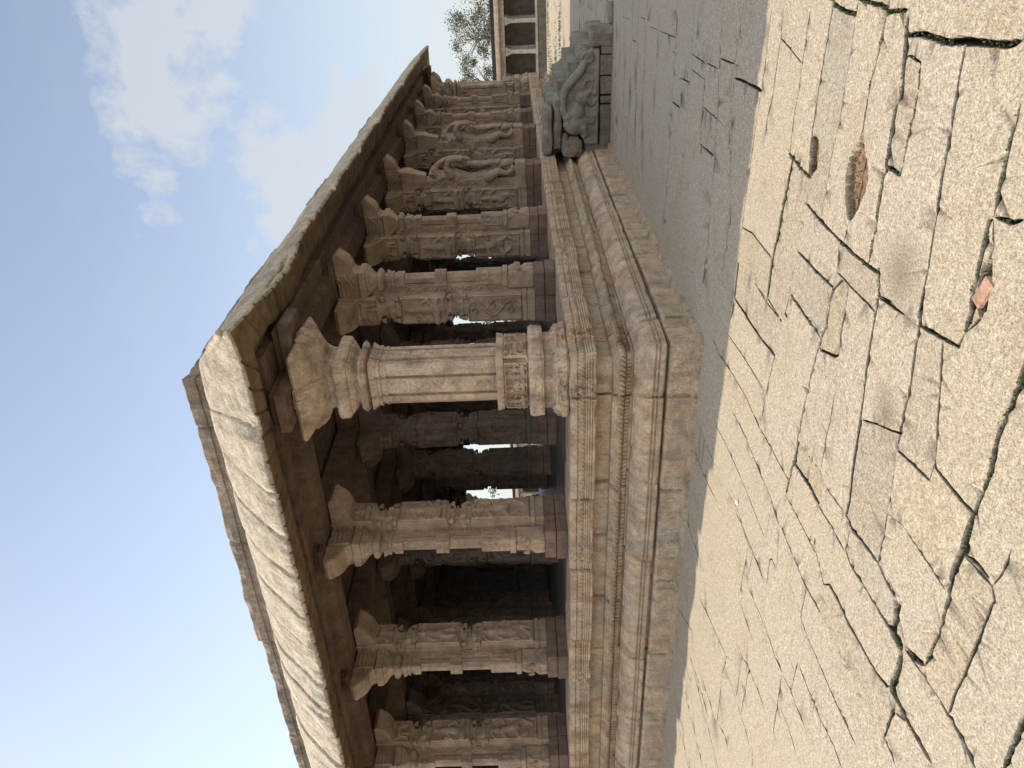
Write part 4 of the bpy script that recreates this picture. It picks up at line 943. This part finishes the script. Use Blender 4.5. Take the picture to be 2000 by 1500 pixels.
def slope(x, y):       # the court falls slightly away from the long side front
    return 0.0
def paving():
    rnd = random.Random(12); lines = [((w if w < 12 else 12 + (w - 12) * .6) / 1000. * .75 * ((2.6 if sum(math.dist(p, q) for p, q in zip(pts[:-1], pts[1:])) > .5 else 1.3) if (pts[0][1] > -.3 and pts[0][0] > .2) else 1.0), m, [Vector(q) for q in pts]) for w, m, pts in JT]
    # joints that stop just short of another joint run on into it
    def snap(p, me_):
        best = .085; hit = None
        for w, m, pts in lines:
            if pts is me_: continue
            for a, b in zip(pts[:-1], pts[1:]):
                d = b - a; t = max(0, min(1, (p - a).dot(d) / max(1e-9, d.length_squared))); q = a + d * t
                if (q - p).length < best: best = (q - p).length; hit = q
        return hit
    for w, m, pts in lines:
        for e in (0, -1):
            h = snap(pts[e], pts)
            if h is None:                                       # or else run straight on to the next joint
                d = pts[e] - pts[1 if e == 0 else -2]; d = d.normalized() if d.length > 1e-6 else Vector((1, 0)); best = .55
                for w2, m2, p2 in lines:
                    if p2 is pts: continue
                    for a, b in zip(p2[:-1], p2[1:]):
                        v = b - a; den = d.x * v.y - d.y * v.x
                        if abs(den) < 1e-6: continue
                        t = ((a - pts[e]).x * v.y - (a - pts[e]).y * v.x) / den; u = ((a - pts[e]).x * d.y - (a - pts[e]).y * d.x) / den
                        if .02 < t < best and 0 <= u <= 1: best = t; h = pts[e] + d * t
            if h is not None and (h - pts[e]).length > .004: pts.insert(0, h) if e == 0 else pts.append(h)
    # rows of the court further off run square to the long side front
    y = -.35; rows = []
    while y < 31:
        if y > 3.0 or 0:
            rows.append(y)
        y += rnd.uniform(.38, .72)
    rows = [q for q in rows if q > 3.2]
    for i, yy in enumerate(rows):
        x1 = 9.
        lines.append((.017 + .010 * rnd.random(), 1 if yy > 15 and rnd.random() < .6 else 0, [Vector((x, yy + rnd.uniform(-.02, .02))) for x in np.arange(.14 if yy < 16.6 else -16, x1, 1.1)]))
        x = rnd.uniform(-.2, 1.0) if yy < 16.6 else -16
        while x < 9:
            if x > .2 and i + 1 < len(rows): lines.append((.015, 0, [Vector((x, yy)), Vector((x + rnd.uniform(-.03, .03), rows[i + 1]))]))
            x += rnd.uniform(.9, 2.2)
    # beyond the traced slabs, on the open court in front
    for k in range(14):
        xx = -3.2 - .62 * k
        lines.append((.006, 0, [Vector((xx + rnd.uniform(-.02, .02), yy)) for yy in np.arange(-5.2, -.1, .9)]))
    for k in range(7):
        yy = -4.9 - .6 * k
        lines.append((.01, 0, [Vector((x, yy + rnd.uniform(-.03, .03))) for x in np.arange(-3, 9, .8)]))
    for k in range(8):
        yy = -4.2 + .75 * k
        lines.append((.008, 0, [Vector((x, yy + rnd.uniform(-.03, .03))) for x in np.arange(3.2, 9, .8)]))
    co = []; ed = []; kdp = []
    def near(p): return max(.6, (p - Vector((3.2, -6.1))).length)
    for w, m, pts in lines:
        ph = rnd.random() * 100; w = max(w, .0055)
        C = []
        for a, b in zip(pts[:-1], pts[1:]):
            L = (b - a).length; st = .022 if near(a) < 5 else .05 if near(a) < 9 else .25
            n = max(1, int(L / st))
            for i in range(n): C.append(a.lerp(b, i / n))
        C.append(pts[-1])
        n = len(C); Lf = []; Rt = []
        for i in range(n):
            d = (C[min(i + 1, n - 1)] - C[max(i - 1, 0)]); d = d.normalized() if d.length > 1e-9 else Vector((1, 0)); nn = Vector((-d.y, d.x))
            k = 1.
            C[i] = C[i] + nn * (.35 * w * N3(i * .2, ph) + .2 * w * N3(i * .9, ph + 5))
            end = min(1, (min(i, n - 1 - i) + .35) / 2.)
            hw = w * k * (.92 + .45 * N3(i * .13, ph + 20) + .25 * N3(i * .8, ph + 40) + (.15 if m else 0)); hw = max(hw, w * .4) * end * 1.15
            Lf.append(C[i] + nn * hw * (1 + .22 * rnd.uniform(-1, 1))); Rt.append(C[i] - nn * hw * (1 + .22 * rnd.uniform(-1, 1)))
            ef = min(1, (min(i, n - 1 - i) + .3) / 2.)
            kdp.append((C[i].x, C[i].y, hw, m, ef))
            if i: 
                q = (C[i] + C[i - 1]) / 2; kdp.append((q.x, q.y, hw, m, ef))
        for chain in (C, Lf, Rt):
            b = len(co); co.extend(chain); ed.extend((b + i, b + i + 1) for i in range(len(chain) - 1))
    polys = []
    for P in PITS:
        for _ in range(2):                                  # round the outline off
            P = [tuple(Vector(P[i]).lerp(Vector(P[(i + 1) % len(P)]), f)) for i in range(len(P)) for f in (.25, .75)]
        c = sum((Vector(q) for q in P), Vector((0, 0))) / len(P); out = []
        m = len(P)
        for i in range(m):
            a, b = Vector(P[i]), Vector(P[(i + 1) % m])
            for k in range(2): q = a.lerp(b, k / 2); out.append(q + (q - c).normalized() * .012 * N3(q.x * 40, q.y * 40))
        polys.append(out)
        for sc in (1., .9, .5):
            b = len(co); r = [c + (q - c) * sc for q in out]; co.extend(r); ed.extend((b + i, b + (i + 1) % len(r)) for i in range(len(r)))
    x = -14.
    while x < 9.01:                                            # free points so that the slabs can swell and dip a little
        yy = -9.
        while yy < 32.01:
            d = near(Vector((x, yy))); st = .16 if d < 6 else .5 if d < 14 else 1.5
            if abs((x / st) % 1) < .99: co.append(Vector((x + rnd.uniform(-.3, .3) * .16 if -14 < x < 9 else x, yy)))
            yy += st
        x += .2 if x > -5 else .5
    b = len(co); co += [Vector(q) for q in ((-14.1, -9.1), (9.2, -9.1), (9.2, 32.2), (-14.1, 32.2))]; ed += [(b, b + 1), (b + 1, b + 2), (b + 2, b + 3), (b + 3, b)]
    ov, oe, of, _, _, _ = delaunay_2d_cdt(co, ed, [], 0, 1e-4)
    kd = kdtree.KDTree(len(kdp))
    for i, q in enumerate(kdp): kd.insert((q[0], q[1], 0), i)
    kd.balance()
    def inpoly(p, P):
        c = False; j = len(P) - 1
        for i in range(len(P)):
            if (P[i].y > p.y) != (P[j].y > p.y) and p.x < (P[j].x - P[i].x) * (p.y - P[i].y) / (P[j].y - P[i].y) + P[i].x: c = not c
            j = i
        return c
    V = []; J = []; SO = []; ST = []
    for p in ov:
        best = 9.; g = 0.; bh = 0.
        for (c, i, d) in kd.find_n((p.x, p.y, 0), 4):
            hw = kdp[i][2]; q = d / max(hw, 1e-4)
            if q < .92 and (1 - q / .92) * kdp[i][4] > g: g = (1 - q / .92) * kdp[i][4]; best = q; bh = hw
        soil = 0.; z = .006 * N3(p.x * .9, p.y * .9, 2) + .003 * N3(p.x * 2.7, p.y * 2.7, 5)
        d0 = near(p)
        dep = min(.055, bh * 4.2) if best < 9 else 0
        z -= dep * min(1, g * 1.8)
        for P in polys:
            if (p - P[0]).length < .8:
                c = sum(P, Vector((0, 0))) / len(P)
                s = c + (p - c) / .95
                if inpoly(s, P): soil = 1.; z -= .035 + .008 * N3(p.x * 30, p.y * 30)
        st = 0.
        for sx, sy, sr in STAINS:
            q = math.hypot(p.x - sx, (p.y - sy)) / sr; st = max(st, (1 - q) * 1.1 if q < 1 else 0)
        V.append((p.x, p.y, z)); J.append(min(1, g * 1.6)); SO.append(soil); ST.append(min(.9, st))
    F = []
    for f in of:
        c = sum((ov[i] for i in f), Vector((0, 0))) / len(f)
        if -LX + .6 < c.x < -.6 and .6 < c.y < LY - .6: continue
        F.append(tuple(f))
    # rounded corners for the earth pits come from their outline; slabs get their own small height
    me = bpy.data.meshes.new('paving'); me.from_pydata(V, [], F); me.update()
    # one tint per slab: flood fill over faces that are not in a joint
    from collections import defaultdict, deque
    emap = defaultdict(list)
    for pi, p in enumerate(me.polygons):
        if max(J[i] for i in p.vertices) < .25:
            for ek in p.edge_keys: emap[ek].append(pi)
    adj = defaultdict(list)
    for ek, ps in emap.items():
        if len(ps) == 2: adj[ps[0]].append(ps[1]); adj[ps[1]].append(ps[0])
    tint = np.full(len(me.polygons), .4, dtype=np.float32); seen = set()
    for s in range(len(me.polygons)):
        if s in seen or s not in adj: continue
        t = rnd.random() ** 1.3; dq = deque([s]); seen.add(s); comp = []; dzs = rnd.uniform(-.009, .006)
        while dq:
            k = dq.popleft(); tint[k] = t; comp.append(k)
            for n in adj[k]:
                if n not in seen: seen.add(n); dq.append(n)
        if len(comp) < 4000:
            for vi in {i for k in comp for i in me.polygons[k].vertices}: me.vertices[vi].co.z += dzs
    me.attributes.new('tint', 'FLOAT', 'FACE').data.foreach_set('value', tint)
    for nm, arr in (('joint', J), ('soil', SO), ('stain', ST)): me.attributes.new(nm, 'FLOAT', 'POINT').data.foreach_set('value', np.array(arr, dtype=np.float32))
    bm = bmesh.new(); bm.from_mesh(me); bmesh.ops.recalc_face_normals(bm, faces=bm.faces)
    up = sum(f.normal.z for f in bm.faces)
    if up < 0: bmesh.ops.reverse_faces(bm, faces=bm.faces)
    bm.to_mesh(me); bm.free()
    o = link('paving', me, M['pave'], None); tag(o, 'courtyard paving of large uneven granite slabs', 'paving', kind='structure')
    return lines, kdp, polys
LINES, KDP, POLYS = paving()
mb = MB(); mb.add([(-900, -900, -.09), (900, -900, -.09), (900, 900, -.09), (-900, 900, -.09)], [(0, 1, 2, 3)])
o = mb.build('ground', M['earth'], None); tag(o, 'bare earth round the paved court', 'ground', kind='structure')
# moss and tiny weeds in the wider joints
mb = MB(); r = random.Random(21)
def leafq(mb, c, s, r):
    d = Vector((r.uniform(-1, 1), r.uniform(-1, 1), r.uniform(-.4, 1))).normalized(); e = d.orthogonal().normalized(); e.rotate(Matrix.Rotation(r.uniform(0, 6.28), 3, d)); f = d.cross(e)
    c = Vector(c); mb.add([c - e * s * .5, c + f * s * .35, c + e * s * .5, c - f * s * .35], [(0, 1, 2, 3)])
for x, y, hw, m, ef in KDP:
    if m and y < 0 and N3(x * 2.1, y * 2.1, 4) > -.12:
        k = int(3 + 5 * max(0, N3(x * 5, y * 5, 8)) * 2)
        for _ in range(k): leafq(mb, (x + r.gauss(0, hw * .55), y + r.gauss(0, hw * .55), r.uniform(-.03, .006)), r.uniform(.006, .014), r)
for P in POLYS:
    for q in P:
        for _ in range(10): leafq(mb, (q.x + r.gauss(0, .015), q.y + r.gauss(0, .015), r.uniform(-.035, -.012)), r.uniform(.005, .012), r)
tag(mb.build('moss', M['moss'], None), 'green moss and tiny weeds in the joints of the paving', 'moss', kind='stuff')
# sparse grass in the far sunlit paving
mb = MB(); r = random.Random(5)
for cx, cy, sx, sy, n in ((-1.2, 23.5, 1.2, 1.1, 700), (-2.0, 27.5, 1.3, 1.0, 700), (.3, 21.0, .9, .5, 350), (-2.6, 20.6, .9, .5, 300), (2.5, 26, 1.6, 1.5, 500), (-.3, 29.3, 1.5, .5, 400)):
    for _ in range(n):
        x = r.gauss(cx, sx * .5); y = r.gauss(cy, sy * .5)
        h = r.uniform(.03, .09); a = r.uniform(0, 6.28); u = Vector((math.cos(a), math.sin(a), 0)) * .02; t = Vector((r.uniform(-.03, .03), r.uniform(-.03, .03), h))
        p = Vector((x, y, -.01)); mb.add([p - u, p + u, p + t], [(0, 1, 2)]) if r.random() < .5 else None
tag(mb.build('grass', M['grass'], None), 'patches of short grass on the far sunlit paving', 'grass', kind='stuff')
# shard of pink stone in a joint, paper scrap
loose('stone_shard', 'flat pink stone shard wedged in an open joint of the paving', 'stone shard', None, (.115, .055, .03), 'pink', (2.10, -3.648, -.022), (R(4), 0, R(-22)), 3., .006, .012, .008)
mb = MB(); mb.add([(0, 0, 0), (.035, .006, .004), (.04, .03, .012), (.004, .028, .006), (.02, .016, .018)], [(0, 1, 4), (1, 2, 4), (2, 3, 4), (3, 0, 4)])
o = mb.build('paper_scrap', M['paper'], None); o.location = (-.59, -1.54, .008); tag(o, 'tiny crumpled scrap of white paper lying on the sunlit paving', 'paper scrap')

# ------------------------------------------------------------------ cloister beyond the court
cl = empty('pillared_cloister', (-4, 31.6, 0)); tag(cl, 'low flat roofed stone cloister with square pillars at the far edge of the court', 'cloister')
X0, X1 = -34., 14.
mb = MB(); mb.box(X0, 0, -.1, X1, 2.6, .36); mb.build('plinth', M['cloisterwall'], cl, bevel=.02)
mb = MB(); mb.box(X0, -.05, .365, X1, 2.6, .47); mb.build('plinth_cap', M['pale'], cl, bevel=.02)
mb = MB(); r = random.Random(31)
z = .47
while z < 1.9:
    x = X0; h = r.uniform(.16, .26)
    while x < X1:
        w_ = r.uniform(.3, .8); mb.box(x, 1.7 + r.uniform(0, .03), z, min(x + w_, X1) - .012, 2.5, min(z + h, 1.95) - .012); x += w_
    z += h
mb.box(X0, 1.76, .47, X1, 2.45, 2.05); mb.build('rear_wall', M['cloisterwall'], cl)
pm = MB(); column(pm, 0, 0, [(.47, .10, .005), (.62, .10, .005), (.622, .088, .01), (1.60, .085, .01), (1.602, .1, .01), (1.66, .105, .01)])
pm2 = MB(); pm2.box(-.13, -.12, 1.665, .13, .12, 1.74); pm2.box(-.17, -.13, 1.745, .17, .13, 1.86)
first = None; x = 3.68 - 1.275 * 29
while x < X1:
    if first is None:
        first = pm.build('pillar', M['pale'], cl, bevel=0); pm2.build('capital', M['pale'], first, bevel=.012); o = first
    else: o = copy_tree(first, cl)
    o.location = (x, .14, 0)
    p2 = copy_tree(first, cl); p2.location = (x, 1.5, 0)
    x += 1.275
mb = MB(); rr = random.Random(2); x = X0
while x < X1:
    w_ = rr.uniform(1.1, 1.5); mb.box(x, -.02, 1.865, min(x + w_, X1) - .01, .3, 2.05 + rr.uniform(-.01, .01)); x += w_
mb.build('beam', M['pale'], cl)
mb = MB(); sweep_pts = [(-.34, 2.06), (-.36, 2.12), (-.30, 2.2), (-.16, 2.28), (.0, 2.31), (2.6, 2.31), (2.6, 2.06)]
mb.loft([[(X0 + (X1 - X0) * i / 40, y + .012 * N3(i, y), z + .012 * N3(i * 1.3, z)) for y, z in sweep_pts] for i in range(41)]); mb.build('eave', M['cloisterroof'], cl)
mb = MB()
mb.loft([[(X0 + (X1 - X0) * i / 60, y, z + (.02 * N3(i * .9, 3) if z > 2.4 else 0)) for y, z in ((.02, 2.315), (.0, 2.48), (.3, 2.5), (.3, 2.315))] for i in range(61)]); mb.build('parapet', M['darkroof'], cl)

# ------------------------------------------------------------------ trees
def tree(name, label, cat, loc, H, spread, seed, leaf='leaf', n=2600, ls=.16, grp='trees beyond the cloister', cl_n=26, trunk_h=.4):
    r = random.Random(seed); root = empty(name, loc); tag(root, label, cat, grp)
    tb = MB()
    def limb(p, q, ra, rb, k=6):
        d = (q - p).normalized(); e = d.orthogonal().normalized(); f = d.cross(e); rings = []
        for i in range(4):
            t = i / 3; c = p.lerp(q, t) + Vector((r.gauss(0, .03), r.gauss(0, .03), 0)) * H * .1 * (0 < i < 3); rad = ra + (rb - ra) * t
            rings.append([tuple(c + (e * math.cos(a) + f * math.sin(a)) * rad) for a in [6.283 * j / k for j in range(k)]])
        tb.loft(rings)
    top = Vector((r.uniform(-.1, .1) * spread, r.uniform(-.1, .1) * spread, H * .8)); th = H * trunk_h
    mid = Vector((0, 0, th)); limb(Vector((0, 0, -.2)), mid, H * .028, H * .02); limb(mid, top, H * .02, H * .006)
    lb = MB()
    for c in range(cl_n):
        a = r.uniform(0, 6.283); hz = r.uniform(th * .9, H * .97); k = math.sin(math.pi * min(1, max(0.12, (hz - th * .7) / (H - th * .6)))) ** .6
        rad = spread * k * r.uniform(.35, 1.); c0 = Vector((rad * math.cos(a), rad * math.sin(a), hz)); s = mid.lerp(top, min(1, max(0, (hz - th) / (H * .9 - th))) * .8)
        limb(s, c0, H * .006, H * .0022, 4)
        cs = spread * r.uniform(.16, .32)
        for _ in range(n // cl_n):
            d = Vector((r.gauss(0, 1), r.gauss(0, 1), r.gauss(0, .75))); p = c0 + d * cs * .5
            leafq(lb, p, ls * r.uniform(.5, 1.3), r)
    tb.build('trunk', M['bark'], root, smooth=True); lb.build('crown', M[leaf], root)
    return root
tree('feathery_tree', 'pale feathery tree with sky showing through, tallest above the cloister roof', 'tree', (-2.1, 42, 0), 5.2, 1.9, 3, n=6500, ls=.10, cl_n=46)
tree('feathery_tree', 'lower pale tree half hidden behind the far end of the hall roof', 'tree', (-4.6, 43, 0), 4.7, 1.5, 4, n=5000, ls=.10, cl_n=40)
tree('feathery_tree', 'thin pale tree rising over the cloister roof at the edge of the photograph', 'tree', (.9, 43, 0), 4.4, 1.5, 9, n=4500, ls=.10, cl_n=36)
tree('leafy_tree', 'small green tree seen between the pillars under the hall roof', 'tree', (-19, 38, 0), 4.2, 1.8, 6, 'leafdark', 1500, .16, 'trees seen through the hall', 20)
tree('leafy_tree', 'rounded green tree far off behind the shadowed inner pillars', 'tree', (-33, 41, 0), 4.4, 2.0, 7, 'leafdark', 1500, .16, 'trees seen through the hall', 20)
# palm seen through the hall
def palm(loc, H, seed):
    r = random.Random(seed); root = empty('palm_tree', loc); tag(root, 'palm with drooping fronds seen through the hall beside the second side pillar', 'palm tree')
    tb = MB(); tb.loft([[(.1 * math.sin(t * 3) + (.16 - .05 * t) * math.cos(a), (.16 - .05 * t) * math.sin(a), H * t) for a in [6.283 * j / 8 for j in range(8)]] for t in [i / 8 for i in range(9)]]); tb.build('trunk', M['bark'], root)
    lb = MB()
    for k in range(22):
        a = k * 2.4; L = r.uniform(1.3, 1.9); up = r.uniform(.1, 1.1); P = Vector((.02, 0, H))
        for i in range(14):
            t = i / 13; c = P + Vector((math.cos(a) * L * t, math.sin(a) * L * t, up * t * 1.3 - 1.5 * t * t)); s = Vector((-math.sin(a), math.cos(a), 0)); w_ = .34 * math.sin(math.pi * (t * .85 + .12)); d = Vector((math.cos(a), math.sin(a), -.6)) * .05
            for sg in (-1, 1): lb.add([c - d, c + d, c + s * sg * w_ + Vector((math.cos(a) * .12, math.sin(a) * .12, -.16))], [(0, 1, 2)])
    lb.build('fronds', M['leafdark'], root)
palm((-15.6, 36, 0), 3.3, 4)
